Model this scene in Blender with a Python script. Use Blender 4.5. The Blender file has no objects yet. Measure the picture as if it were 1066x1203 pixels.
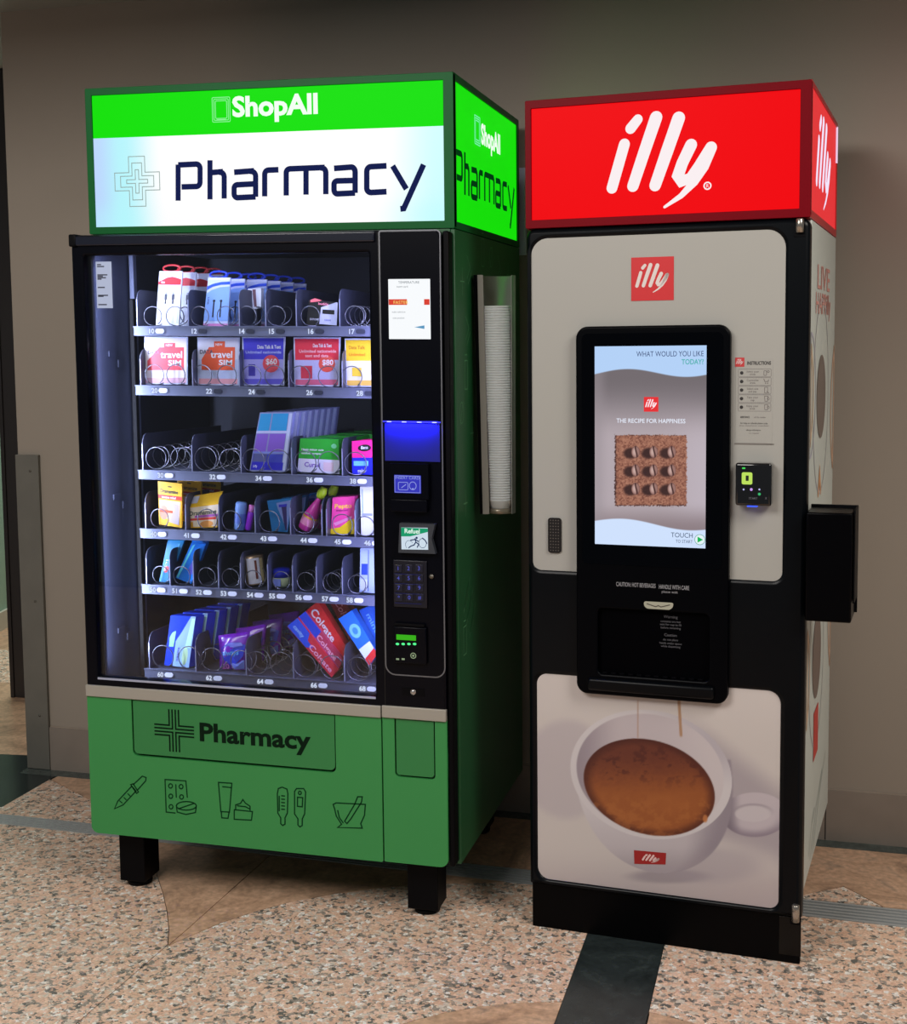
import bpy, bmesh, math, random
import numpy as np
from mathutils import Vector, Matrix
random.seed(7)
C = bpy.context.scene.collection

# ------------------------------------------------------------ camera model (fitted to the photograph)
F, CX, CY, CZ = 1569.308, 1.680, -3.3073, 1.5489
YAW, PITCH, ROLL = 0.2454, -0.0889, -0.0095
PX, PY = 555.156, 536.386
def _axes():
    def w(a, b, d):
        c, s = math.cos(ROLL), math.sin(ROLL); X = c*a - s*b; U = s*a + c*b
        c, s = math.cos(PITCH), math.sin(PITCH); Y = c*d - s*U; z = s*d + c*U
        c, s = math.cos(YAW), math.sin(YAW); return Vector((c*X - s*Y, s*X + c*Y, z))
    return w(1,0,0), w(0,1,0), w(0,0,1)
AX, AU, AD = _axes()
O = Vector((CX, CY, CZ))
cam_data = bpy.data.cameras.new('camera'); cam = bpy.data.objects.new('camera', cam_data); C.objects.link(cam)
M = Matrix((AX, AU, -AD)).transposed().to_4x4(); M.translation = O
cam.matrix_world = M
cam_data.sensor_fit = 'HORIZONTAL'; cam_data.sensor_width = 36; cam_data.lens = F/1066*36
cam_data.shift_x = -(PX-533)/1066; cam_data.shift_y = -(601.5-PY)/1066
cam_data.clip_start = .05
bpy.context.scene.camera = cam

# ------------------------------------------------------------ light
vs = bpy.context.scene.view_settings
vs.view_transform = 'Standard'; vs.look = 'None'; vs.gamma = 1; vs.exposure = 0.0; vs.use_curve_mapping = False
world = bpy.data.worlds.new('hall_light'); bpy.context.scene.world = world; world.use_nodes = True
wb = world.node_tree.nodes['Background']; wb.inputs[0].default_value = (0.80, 0.84, 0.9, 1); wb.inputs[1].default_value = 0.16
def area(name, loc, target, sx, sy, power, col):
    l = bpy.data.lights.new(name, 'AREA'); l.shape = 'RECTANGLE'; l.size = sx; l.size_y = sy; l.energy = power; l.color = col
    o = bpy.data.objects.new(name, l); C.objects.link(o); o.location = loc
    o.rotation_euler = (Vector(target)-Vector(loc)).to_track_quat('-Z', 'Y').to_euler(); return o
area('ceiling_light', (3.4, -1.9, 3.3), (2.3, -0.1, 0.2), 1.2, 1.2, 72, (1, .93, .86))
area('ceiling_light', (-0.4, -3.1, 3.2), (0.5, -0.4, 0.0), 2.0, 1.2, 90, (1, .95, .90))
area('corridor_light', (-1.9, 2.4, 2.5), (-1.9, 2.6, 0.0), .8, .8, 30, (.95, 1, .92))

# ------------------------------------------------------------ helpers
K1, K2 = 0.0121, -0.0034                      # the cabinets stand very slightly racked
R1 = Vector((0.283, 0.37, 0)); R2 = Vector((0.9903, 0.0206, 0)); A2 = -0.1027
c2, s2 = math.cos(A2), math.sin(A2)
def ray(u, v):
    return AX*((u-PX)/F) + AU*(-(v-PY)/F) + AD
def hit(u, v, n, d):
    r = ray(u, v); n = Vector(n); return O + r*((d - n.dot(O))/n.dot(r))
def at1(u, v, y=-.049):
    p = hit(u, v, (0,1,0), y); return (p.x, p.z + K1*(p.x-.3))
def side1(u, v, x=.8111):
    p = hit(u, v, (1,0,0), x); return (p.y, p.z + K1*(p.x-.3))
def loc2(p):
    x, y = p.x-R2.x, p.y-R2.y; X = c2*x + s2*y; Y = -s2*x + c2*y; return Vector((X, Y, p.z + K2*(X-.35)))
def at2(u, v, y=0):
    n = Vector((-s2, c2, 0)); p = loc2(hit(u, v, n, n.dot(R2)+y)); return (p.x, p.z)
def side2(u, v, x=.6981):
    n = Vector((c2, s2, 0)); p = loc2(hit(u, v, n, n.dot(R2)+x)); return (p.y, p.z)
def flr(u, v):
    p = hit(u, v, (0,0,1), 0); return (p.x, p.y)
def pix_np(X, Y, Z):                          # world arrays -> photograph pixels (used to draw printed pictures)
    x, y, z = X-CX, Y-CY, Z-CZ
    a = x*AX.x+y*AX.y+z*AX.z; b = x*AU.x+y*AU.y+z*AU.z; d = x*AD.x+y*AD.y+z*AD.z
    return PX+F*a/d, PY-F*b/d
def lin(c):
    c = c/255.; return c/12.92 if c <= .04045 else ((c+.055)/1.055)**2.4
def rgb(r, g, b): return (lin(r), lin(g), lin(b), 1)

MATS = {}
def mat(name, col, rough=.5, metal=0, emit=None, es=1, coat=0, spec=.5, noise=None):
    if name in MATS: return MATS[name]
    m = bpy.data.materials.new(name); m.use_nodes = True; nt = m.node_tree; b = nt.nodes['Principled BSDF']
    b.inputs['Base Color'].default_value = col; b.inputs['Roughness'].default_value = rough; b.inputs['Metallic'].default_value = metal
    b.inputs['Coat Weight'].default_value = coat; b.inputs['Specular IOR Level'].default_value = spec
    if emit: b.inputs['Emission Color'].default_value = emit; b.inputs['Emission Strength'].default_value = es
    if noise:                                  # (scale, amount, bump)
        tc = nt.nodes.new('ShaderNodeTexCoord'); n = nt.nodes.new('ShaderNodeTexNoise'); n.inputs['Scale'].default_value = noise[0]; n.inputs['Detail'].default_value = 6
        nt.links.new(tc.outputs['Object'], n.inputs['Vector'])
        mx = nt.nodes.new('ShaderNodeMix'); mx.data_type = 'RGBA'; a = noise[1]
        mx.inputs[6].default_value = tuple(c*(1-a) for c in col[:3])+(1,); mx.inputs[7].default_value = tuple(min(1, c*(1+a)) for c in col[:3])+(1,)
        nt.links.new(n.outputs['Fac'], mx.inputs[0]); nt.links.new(mx.outputs[2], b.inputs['Base Color'])
        if noise[2]:
            bp = nt.nodes.new('ShaderNodeBump'); bp.inputs['Strength'].default_value = noise[2]; bp.inputs['Distance'].default_value = .002
            nt.links.new(n.outputs['Fac'], bp.inputs['Height']); nt.links.new(bp.outputs[0], b.inputs['Normal'])
    MATS[name] = m; return m
def emi(name, col, s=1):
    return mat(name, (col[0]*.04, col[1]*.04, col[2]*.04, 1), .4, emit=col, es=s, spec=.03)
def ink(r, g, b, rough=.45): return mat('ink_%d_%d_%d' % (r, g, b), rgb(r, g, b), rough)
def glow(r, g, b, s=1): return emi('glow_%d_%d_%d_%g' % (r, g, b, s), rgb(r, g, b), s)
def printed(name, emissive=0, rough=.5):
    m = bpy.data.materials.new(name); m.use_nodes = True; nt = m.node_tree; b = nt.nodes['Principled BSDF']
    a = nt.nodes.new('ShaderNodeAttribute'); a.attribute_name = 'print'
    b.inputs['Roughness'].default_value = rough
    if emissive:
        nt.links.new(a.outputs['Color'], b.inputs['Emission Color']); b.inputs['Emission Strength'].default_value = emissive; b.inputs['Base Color'].default_value = (.01,.01,.01,1)
    else: nt.links.new(a.outputs['Color'], b.inputs['Base Color'])
    return m
def thin_glass(name, tint=(1,1,1,1), refl=1.0):
    m = bpy.data.materials.new(name); m.use_nodes = True; nt = m.node_tree; nt.nodes.clear()
    o = nt.nodes.new('ShaderNodeOutputMaterial'); t = nt.nodes.new('ShaderNodeBsdfTransparent'); g = nt.nodes.new('ShaderNodeBsdfGlossy'); f = nt.nodes.new('ShaderNodeFresnel'); x = nt.nodes.new('ShaderNodeMixShader')
    t.inputs[0].default_value = tint; g.inputs['Roughness'].default_value = .02; g.inputs[0].default_value = (refl, refl, refl, 1); f.inputs[0].default_value = 1.45
    nt.links.new(f.outputs[0], x.inputs[0]); nt.links.new(t.outputs[0], x.inputs[1]); nt.links.new(g.outputs[0], x.inputs[2]); nt.links.new(x.outputs[0], o.inputs[0]); return m

def tag(o, label=None, cat=None, group=None, kind=None):
    if label: o['label'] = label
    if cat: o['category'] = cat
    if group: o['group'] = group
    if kind: o['kind'] = kind
    return o
def empty(name, loc, rz=0, **k):
    o = bpy.data.objects.new(name, None); C.objects.link(o); o.location = loc; o.rotation_euler = (0,0,rz); o.empty_display_size = .05
    return tag(o, **k)
SP = {}                                        # root name -> vertex transform for the two cabinets
def tf1(v): return Vector((v[0]-R1.x, v[1]-R1.y, v[2] - K1*(v[0]-.3)))
def tf2(v): return Vector((v[0], v[1], v[2] - K2*(v[0]-.35)))
def link(name, me, parent, mats):
    for m in (mats if isinstance(mats, (list, tuple)) else [mats]): me.materials.append(m)
    o = bpy.data.objects.new(name, me); C.objects.link(o)
    if parent is not None: o.parent = parent
    return o
class B:
    def __init__(s): s.bm = bmesh.new(); s.mi = 0
    def _f(s, vs):
        try: f = s.bm.faces.new(vs); f.material_index = s.mi; return f
        except ValueError: return None
    def box(s, x0, x1, y0, y1, z0, z1, bev=0, seg=2):
        v = [s.bm.verts.new(p) for p in ((x0,y0,z0),(x1,y0,z0),(x1,y1,z0),(x0,y1,z0),(x0,y0,z1),(x1,y0,z1),(x1,y1,z1),(x0,y1,z1))]
        fs = [s._f([v[i] for i in q]) for q in ((0,3,2,1),(4,5,6,7),(0,1,5,4),(1,2,6,5),(2,3,7,6),(3,0,4,7))]
        if bev:
            es = list({e for f in fs for e in f.edges}); r = bmesh.ops.bevel(s.bm, geom=es, offset=bev, segments=seg, affect='EDGES', profile=.5)
            for f in r['faces']: f.material_index = s.mi; f.smooth = True
        return s
    def hexa(s, p):                            # eight corners: front 4 (bl, br, tr, tl), back 4
        v = [s.bm.verts.new(q) for q in p]
        for q in ((0,1,2,3),(5,4,7,6),(3,2,6,7),(0,4,5,1),(1,5,6,2),(4,0,3,7)): s._f([v[i] for i in q])
        return s
    def poly(s, pts, y): s._f([s.bm.verts.new((p[0], y, p[1])) for p in pts]); return s
    def quad(s, p): s._f([s.bm.verts.new(q) for q in p]); return s
    def prism(s, pts, y0, y1):                 # XZ outline (counter-clockwise seen from -y) pushed back
        a = [s.bm.verts.new((p[0], y0, p[1])) for p in pts]; b = [s.bm.verts.new((p[0], y1, p[1])) for p in pts]; n = len(pts)
        s._f(a); s._f(b[::-1])
        for i in range(n): s._f([a[i], b[i], b[(i+1)%n], a[(i+1)%n]])
        return s
    def prism3(s, pts, off):
        off = Vector(off); a = [s.bm.verts.new(p) for p in pts]; b = [s.bm.verts.new(Vector(p)+off) for p in pts]; n = len(pts)
        s._f(a); s._f(b[::-1])
        for i in range(n): s._f([a[i], b[i], b[(i+1)%n], a[(i+1)%n]])
        return s
    def lathe(s, prof, c, axis=(0,0,1), seg=20, smooth=True):   # prof [(r, h)]
        ax = Vector(axis).normalized(); e1 = ax.orthogonal().normalized(); e2 = ax.cross(e1); c = Vector(c); rings = []
        for r, h in prof:
            if r < 1e-6: rings.append([s.bm.verts.new(c+ax*h)])
            else: rings.append([s.bm.verts.new(c+ax*h+(e1*math.cos(t)+e2*math.sin(t))*r) for t in (2*math.pi*i/seg for i in range(seg))])
        for a, b in zip(rings, rings[1:]):
            for i in range(seg):
                j = (i+1) % seg
                if len(a) == 1 and len(b) == 1: continue
                if len(a) == 1: f = s._f([a[0], b[j], b[i]])
                elif len(b) == 1: f = s._f([a[i], a[j], b[0]])
                else: f = s._f([a[i], a[j], b[j], b[i]])
                if f and smooth: f.smooth = True
        return s
    def tube(s, pts, r, n=6, closed=False, caps=True):
        pts = [Vector(p) for p in pts]; m = len(pts); rings = []; up = None
        for i, p in enumerate(pts):
            a = pts[(i-1) % m] if (closed or i) else p; b = pts[(i+1) % m] if (closed or i < m-1) else p
            t = (b-a).normalized()
            if up is None: up = t.orthogonal().normalized()
            up = (up - t*up.dot(t)).normalized(); w = t.cross(up)
            rr = r[i] if isinstance(r, (list, tuple)) else r
            rings.append([s.bm.verts.new(p+(up*math.cos(k)+w*math.sin(k))*rr) for k in (2*math.pi*j/n for j in range(n))])
        for i in range(m if closed else m-1):
            a, b = rings[i], rings[(i+1) % m]
            for j in range(n):
                f = s._f([a[j], a[(j+1)%n], b[(j+1)%n], b[j]])
                if f: f.smooth = True
        if caps and not closed: s._f(rings[0][::-1]); s._f(rings[-1])
        return s
    def stroke(s, pts, w, y, cap=True, closed=False, fn=None):    # flat pen stroke in XZ at depth y; w half width (number or per point)
        m = len(pts); W = [w[i] if isinstance(w, (list, tuple)) else w for i in range(m)]
        P = fn or (lambda x, z: (x, y, z))
        L = []; Rr = []
        for i in range(m):
            a = pts[(i-1) % m] if (closed or i) else pts[i]; b = pts[(i+1) % m] if (closed or i < m-1) else pts[i]
            p = pts[i]
            d1 = Vector((p[0]-a[0], p[1]-a[1])); d2 = Vector((b[0]-p[0], b[1]-p[1]))
            if d1.length < 1e-9: d1 = d2
            if d2.length < 1e-9: d2 = d1
            d1.normalize(); d2.normalize(); n1 = Vector((-d1.y, d1.x)); n2 = Vector((-d2.y, d2.x)); n = (n1+n2)
            n = n.normalized() if n.length > 1e-6 else n1; k = W[i]/max(.5, n.dot(n1))
            L.append((p[0]+n.x*k, p[1]+n.y*k)); Rr.append((p[0]-n.x*k, p[1]-n.y*k))
        lv = [s.bm.verts.new(P(*q)) for q in L]; rv = [s.bm.verts.new(P(*q)) for q in Rr]
        for i in range(m if closed else m-1):
            j = (i+1) % m; s._f([rv[i], rv[j], lv[j], lv[i]])
        if cap and not closed:
            for i, o in ((0, 1), (m-1, m-2)):
                d = Vector((pts[i][0]-pts[o][0], pts[i][1]-pts[o][1])); a0 = math.atan2(d.y, d.x)
                q = [s.bm.verts.new(P(pts[i][0]+W[i]*math.cos(a0+t), pts[i][1]+W[i]*math.sin(a0+t))) for t in (-math.pi/2+math.pi*k/8 for k in range(9))]
                s._f(q)
        return s
    def disc(s, c, rx, rz, y, n=24, rot=0, fn=None):
        P = fn or (lambda x, z: (x, y, z)); q = []
        for k in range(n):
            t = 2*math.pi*k/n; a, b = rx*math.cos(t), rz*math.sin(t)
            q.append(s.bm.verts.new(P(c[0]+a*math.cos(rot)-b*math.sin(rot), c[1]+a*math.sin(rot)+b*math.cos(rot))))
        s._f(q); return s
    def ring(s, c, rx, rz, w, y, n=28, a0=0, a1=2*math.pi, rot=0):
        full = abs(a1-a0-2*math.pi) < 1e-6
        pts = []
        for k in range(n if full else n+1):
            t = a0+(a1-a0)*k/n; a, b = rx*math.cos(t), rz*math.sin(t); pts.append((c[0]+a*math.cos(rot)-b*math.sin(rot), c[1]+a*math.sin(rot)+b*math.cos(rot)))
        return s.stroke(pts, w, y, closed=full)
    def text(s, body, x, z, size, y, align='LEFT', bold=0, sx=1, shear=0, rot=0, fn=None, fit=None):
        me = text_mesh(body, align, bold)
        if fit:
            xs = [v.co.x for v in me.vertices]; 
            if xs: sx = fit/((max(xs)-min(xs))*size)
        vv = []
        for v in me.vertices:
            a, b = v.co.x*size*sx + v.co.y*size*shear, v.co.y*size
            a, b = a*math.cos(rot)-b*math.sin(rot), a*math.sin(rot)+b*math.cos(rot)
            vv.append(s.bm.verts.new(fn(x+a, z+b) if fn else (x+a, y, z+b)))
        for p in me.polygons: s._f([vv[i] for i in p.vertices])
        return s
    def mesh(s, me, f):
        vv = [s.bm.verts.new(f(v.co)) for v in me.vertices]
        for p in me.polygons: s._f([vv[i] for i in p.vertices])
        return s
    def build(s, name, m, parent=None, space=None, smooth=None):
        if space: 
            for v in s.bm.verts: v.co = space(v.co)
        me = bpy.data.meshes.new(name); s.bm.to_mesh(me); s.bm.free()
        return link(name, me, parent, m)
_T = {}
def text_mesh(body, align='LEFT', bold=0):
    k = (body, align, bold)
    if k not in _T:
        c = bpy.data.curves.new('lettering', 'FONT'); c.body = body; c.align_x = align; c.size = 1; c.offset = bold; c.resolution_u = 3; c.fill_mode = 'FRONT'
        o = bpy.data.objects.new('lettering', c); _T[k] = bpy.data.meshes.new_from_object(o); bpy.data.objects.remove(o)
    return _T[k]
def rrect(x0, x1, z0, z1, r, n=6):             # r single or (bl, br, tr, tl)
    R = r if isinstance(r, (tuple, list)) else (r,)*4; p = []
    for (cx, cz, a), q in zip(((x0, z0, math.pi), (x1, z0, 1.5*math.pi), (x1, z1, 0), (x0, z1, .5*math.pi)), R):
        ox = cx+q if cx == x0 else cx-q; oz = cz+q if cz == z0 else cz-q
        if q == 0: p.append((cx, cz)); continue
        for k in range(n+1): t = a+.5*math.pi*k/n; p.append((ox+q*math.cos(t), oz+q*math.sin(t)))
    return p
def plate(outer, holes, y0, y1, bev=0):        # plate with holes in the XZ plane, as a mesh
    c = bpy.data.curves.new('plate', 'CURVE'); c.dimensions = '2D'; c.fill_mode = 'BOTH'
    for pts in [outer]+holes:
        sp = c.splines.new('POLY'); sp.points.add(len(pts)-1); sp.use_cyclic_u = True
        for i, p in enumerate(pts): sp.points[i].co = (p[0], p[1], 0, 1)
    c.extrude = abs(y1-y0)/2 - bev; c.bevel_depth = bev; c.bevel_resolution = 2; c.offset = -bev
    o = bpy.data.objects.new('plate', c); me = bpy.data.meshes.new_from_object(o); bpy.data.objects.remove(o)
    ym = (y0+y1)/2
    for v in me.vertices: v.co = (v.co.x, ym - v.co.z, v.co.y)
    return me
def plate_obj(name, outer, holes, y0, y1, m, parent, space, bev=0):
    me = plate(outer, holes, y0, y1, bev)
    for v in me.vertices: v.co = space(v.co)
    return link(name, me, parent, m)
def picture(name, x0, x1, z0, z1, nx, nz, y, colfn, m, parent, space, world):   # a flat print: a fine grid with one colour per vertex
    xs = np.linspace(x0, x1, nx); zs = np.linspace(z0, z1, nz); X, Z = np.meshgrid(xs, zs)
    W = world(X, y, Z); u, v = pix_np(*W); col = colfn(X, Z, u, v)
    me = bpy.data.meshes.new(name)
    verts = [tuple(space((a, y, b))) for a, b in zip(X.ravel(), Z.ravel())]
    faces = [(r*nx+c, r*nx+c+1, (r+1)*nx+c+1, (r+1)*nx+c) for r in range(nz-1) for c in range(nx-1)]
    me.from_pydata(verts, [], faces)
    at = me.color_attributes.new('print', 'FLOAT_COLOR', 'POINT')
    cc = np.clip(col, 0, 255)/255.; cc = np.where(cc <= .04045, cc/12.92, ((cc+.055)/1.055)**2.4)
    at.data.foreach_set('color', np.concatenate([cc.reshape(-1, 3), np.ones((nx*nz, 1))], 1).astype('f').ravel())
    return link(name, me, parent, m)
def w2(X, y, Z):
    return R2.x + c2*X - s2*y, R2.y + s2*X + c2*y, Z - K2*(X-.35)
def vnoise(X, Y, seed=0):                       # smooth value noise, numpy
    rng = np.random.RandomState(seed); T = rng.rand(64, 64)
    xi = np.floor(X).astype(int); yi = np.floor(Y).astype(int); fx = X-xi; fy = Y-yi; fx = fx*fx*(3-2*fx); fy = fy*fy*(3-2*fy)
    g = lambda a, b: T[a % 64, b % 64]
    return (g(xi,yi)*(1-fx)+g(xi+1,yi)*fx)*(1-fy)+(g(xi,yi+1)*(1-fx)+g(xi+1,yi+1)*fx)*fy
def sm(a, b, x): t = np.clip((x-a)/(b-a), 0, 1); return t*t*(3-2*t)
def mixc(A, Bc, t): return A*(1-t[..., None]) + np.array(Bc, float)*t[..., None]

# ------------------------------------------------------------ the setting
def stone(name, cols, scale, rough=.35, vein=False):
    m = bpy.data.materials.new(name); m.use_nodes = True; nt = m.node_tree; b = nt.nodes['Principled BSDF']
    tc = nt.nodes.new('ShaderNodeTexCoord'); geo = nt.nodes.new('ShaderNodeNewGeometry')
    nz = nt.nodes.new('ShaderNodeTexNoise'); nz.inputs['Scale'].default_value = scale*.8; nz.inputs['Detail'].default_value = 5
    nt.links.new(geo.outputs['Position'], nz.inputs['Vector'])
    if vein:
        nz.inputs['Scale'].default_value = 5; nz.inputs['Distortion'].default_value = 1.6; nz.inputs['Detail'].default_value = 9; nz.inputs['Roughness'].default_value = .65
        fac = nz.outputs['Fac']
    else:
        ad = nt.nodes.new('ShaderNodeVectorMath'); ad.operation = 'MULTIPLY_ADD'; ad.inputs[1].default_value = (.03, .03, .03)
        nt.links.new(nz.outputs['Color'], ad.inputs[0]); nt.links.new(geo.outputs['Position'], ad.inputs[2])
        vo = nt.nodes.new('ShaderNodeTexVoronoi'); vo.inputs['Scale'].default_value = scale; vo.inputs['Randomness'].default_value = 1
        nt.links.new(ad.outputs[0], vo.inputs['Vector'])
        sp = nt.nodes.new('ShaderNodeSeparateColor'); nt.links.new(vo.outputs['Color'], sp.inputs[0]); fac = sp.outputs[0]
    r = nt.nodes.new('ShaderNodeValToRGB'); r.color_ramp.interpolation = 'LINEAR' if vein else 'CONSTANT'
    while len(r.color_ramp.elements) < len(cols): r.color_ramp.elements.new(.5)
    for e, (p, c) in zip(r.color_ramp.elements, cols): e.position = p; e.color = rgb(*c)
    nt.links.new(fac, r.inputs[0])
    n2 = nt.nodes.new('ShaderNodeTexNoise'); n2.inputs['Scale'].default_value = 160 if not vein else 60; n2.inputs['Detail'].default_value = 3
    nt.links.new(geo.outputs['Position'], n2.inputs['Vector'])
    mr = nt.nodes.new('ShaderNodeMapRange'); mr.inputs[1].default_value = .3; mr.inputs[2].default_value = .7; mr.inputs[3].default_value = .80; mr.inputs[4].default_value = 1.2
    nt.links.new(n2.outputs['Fac'], mr.inputs[0])
    mul = nt.nodes.new('ShaderNodeMix'); mul.data_type = 'RGBA'; mul.blend_type = 'MULTIPLY'; mul.inputs[0].default_value = 1
    nt.links.new(r.outputs[0], mul.inputs[6]); nt.links.new(mr.outputs[0], mul.inputs[7]); nt.links.new(mul.outputs[2], b.inputs['Base Color'])
    b.inputs['Roughness'].default_value = rough; b.inputs['Specular IOR Level'].default_value = .35
    return m
granite = stone('pink_granite', [(0,(104,102,96)),(.08,(150,140,128)),(.17,(224,190,164)),(.40,(220,180,154)),(.58,(216,202,186)),(.70,(236,202,178)),(.84,(242,236,226)),(.93,(160,148,136))], 100, .38)
marble = stone('brown_marble', [(.25,(124,104,90)),(.45,(190,154,126)),(.58,(212,174,144)),(.75,(150,132,116))], 6, .28, True)
slate = stone('dark_green_marble', [(.3,(26,32,32)),(.6,(44,52,52)),(.8,(66,74,72))], 6, .22, True)
ledge = stone('grey_green_ledge', [(.3,(58,66,64)),(.6,(84,92,88)),(.8,(104,110,106))], 6, .22, True)
steel = mat('brushed_steel', rgb(120,116,108), .38, .85, noise=(30, .12, 0))
alu = mat('aluminium', rgb(176,180,180), .45, .25)
grout = mat('grout', rgb(30,28,26), .8)

def wy(x): return .886 - .0325*x               # back wall line
base = B(); base.box(-4.5, 4.5, -4.4, 5.2, -.06, -.006); floor = base.build('floor', grout); tag(floor, kind='structure')
def tile(pts, m, name='floor_tile'):
    b = B(); a = [b.bm.verts.new((p[0], p[1], -.006)) for p in pts]; t = [b.bm.verts.new((p[0], p[1], 0)) for p in pts]
    f = b._f(t); n = len(pts)
    for i in range(n): b._f([a[i], a[(i+1)%n], t[(i+1)%n], t[i]])
    bmesh.ops.recalc_face_normals(b.bm, faces=b.bm.faces[:])
    return b.build(name, m, floor)
def gy(x, k): return (.455 - .040*(x+.53)) if k else (.345 - .053*(x+.08))   # far and near edge of the floor grating
J = .0016
circ = lambda a, R=.6: (1.245+R*math.cos(a), -.945+R*math.sin(a))
ja = lambda y: .103 + (y+.287)*.048            # joint that runs away from the camera
# near slabs
arcL = [circ(math.radians(a), .6+J) for a in (180,170,160,150,142,134,126,118,110,104)]
y0s = -4.3
tile([(ja(y0s)+J, y0s), (.645, y0s), (.645, -.945)] + arcL[1:] + [(1.145-J, -.346), (ja(-.287)+J, -.290)], granite)
tile([(-4.4, y0s), (ja(y0s)-J, y0s), (ja(-.287)-J, -.287), (-1.9, -.17), (-4.4, -.05)], granite)
WL = [(.103,-.287),(.062,-.200),(.005,-.099),(-.060,.005),(-.129,.107),(-.190,.200),(-.246,.279),(-.285,gy(-.285,0)-J)]
WR = [(.108,-.287),(.142,-.215),(.180,-.140),(.237,-.055),(.311,.027),(.42,.112),(.55,.185),(.70,.245),(.86,gy(.86,0)-J)]
tile([(-4.4, -.048), (-1.9, -.168)] + [(x-J, y+J) for x, y in WL] + [(-4.4, gy(-4.4,0)-J)], granite)
mid = (.128, gy(.128,0)-J)
tile([(x+J, y) for x, y in WL] + [(mid[0]-J, mid[1]), (.111-J, -.2)], marble)
tile([(x, y+J) for x, y in WR] + [(mid[0]+J, mid[1]), (.111+J, -.2)][0:2], marble)
tile([(WR[0][0]+J, -.289)] + [(1.145-J, -.343), (1.145-J, gy(1.145,0)-J)] + [(x+J, y-J) for x, y in reversed(WR[1:])], granite)
tile([(1.145, y0s), (1.345, y0s), (1.345, gy(1.345,0)-J), (1.145, gy(1.145,0)-J)], slate)
arcR = [circ(math.radians(a), .6+J) for a in (80,74,66,58,50,42,34,26,18,8,0)]
tile([(1.345+J, gy(1.345,0)-J), (1.345+J, -.352)] + arcR[1:] + [(1.845, y0s), (4.4, y0s), (4.4, gy(4.4,0)-J)], granite)
tile([(.645+J, y0s), (1.145-J, y0s), (1.145-J, -.355)] + [circ(math.radians(a), .6-J) for a in (104,110,118,126,134,142,150,160,170,180)], marble)
tile([(1.345+J, y0s), (1.845-J, y0s)] + [circ(math.radians(a), .6-J) for a in (0,8,18,26,34,42,50,58,66,74,80)], marble)
# slabs beyond the grating
dk = lambda x: wy(x)-.068
ax_, ay_ = flr(58.5, 915.7); lx_, ly_ = flr(0, 949.5); rx_, ry_ = flr(106, 940)
tile([(lx_-.2, gy(lx_-.2,1)+J), (lx_, gy(lx_,1)+J), (-.2, gy(-.2,1)+J), (rx_+.06, ry_-.07), (rx_, ry_), (ax_, ay_), (lx_, ly_+.01)], granite)
tile([(ax_+.005, ay_+.003), (rx_+.003, ry_+.002), (rx_+.064, ry_-.066), (-.195, gy(-.2,1)+J), (1.145-J, gy(1.145,1)+J), (1.145-J, dk(1.145)), (ax_+.01, dk(ax_))], marble)
tile([(1.145, gy(1.145,1)+J), (1.345, gy(1.345,1)+J), (1.345, dk(1.345)), (1.145, dk(1.145))], slate)
tile([(1.66, gy(1.66,1)+J), (1.895, gy(1.895,1)+J), (1.80, .47)], granite)
tile([(1.345+J, gy(1.345,1)+J), (1.655, gy(1.655,1)+J), (1.798, .476), (1.90, gy(1.90,1)+J), (4.4, gy(4.4,1)+J), (4.4, dk(4.4)), (1.345+J, dk(1.345))], marble)
tile([(-1.06, wy(-1.06)-.001), (-1.06, dk(-1.06)+J), (4.4, dk(4.4)+J), (4.4, wy(4.4)-.001)], ledge)
kx, ky = flr(0, 886); k2x, k2y = flr(41, 889)
tile([(-4.4, gy(-4.4,1)+J), (lx_-.2-J, gy(lx_-.2,1)+J), (lx_-J, ly_+.012), (ax_-J, ay_), (ax_, dk(ax_)-J), (-1.062, dk(-1.06)-J), (-1.062, 1.05), (kx, ky), (-4.4, 1.02)], slate)
tile([(-4.4, 1.024), (kx, ky+J), (-1.062, 1.053), (-1.062, 1.9), (-4.4, 2.2)], marble)
tile([(-4.4, 2.204), (-1.062, 1.904), (-1.062, 2.45), (-4.4, 2.75)], granite)
tile([(-4.4, 2.754), (-1.062, 2.454), (-1.062, 5.1), (-4.4, 5.1)], marble)
# the linear grating
gr = empty('trim_1', (0, .4, 0), kind='structure')
for k in range(6):
    f0, f1_ = k/6+.01, (k+1)/6-.075
    b = B(); yy = lambda x, f: gy(x,0)+(gy(x,1)-gy(x,0))*f
    for (xa, xb) in ((-4.4, 4.4),):
        p = [(xa, yy(xa,f0)-.4), (xb, yy(xb,f0)-.4), (xb, yy(xb,f1_)-.4), (xa, yy(xa,f1_)-.4)]
        v0 = [b.bm.verts.new((x, y, -.005)) for x, y in p]; v1 = [b.bm.verts.new((x, y, .0015)) for x, y in p]
        b._f(v1)
        for i in range(4): b._f([v0[i], v0[(i+1)%4], v1[(i+1)%4], v1[i]])
    b.build('grating_bar', alu, gr)

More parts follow.
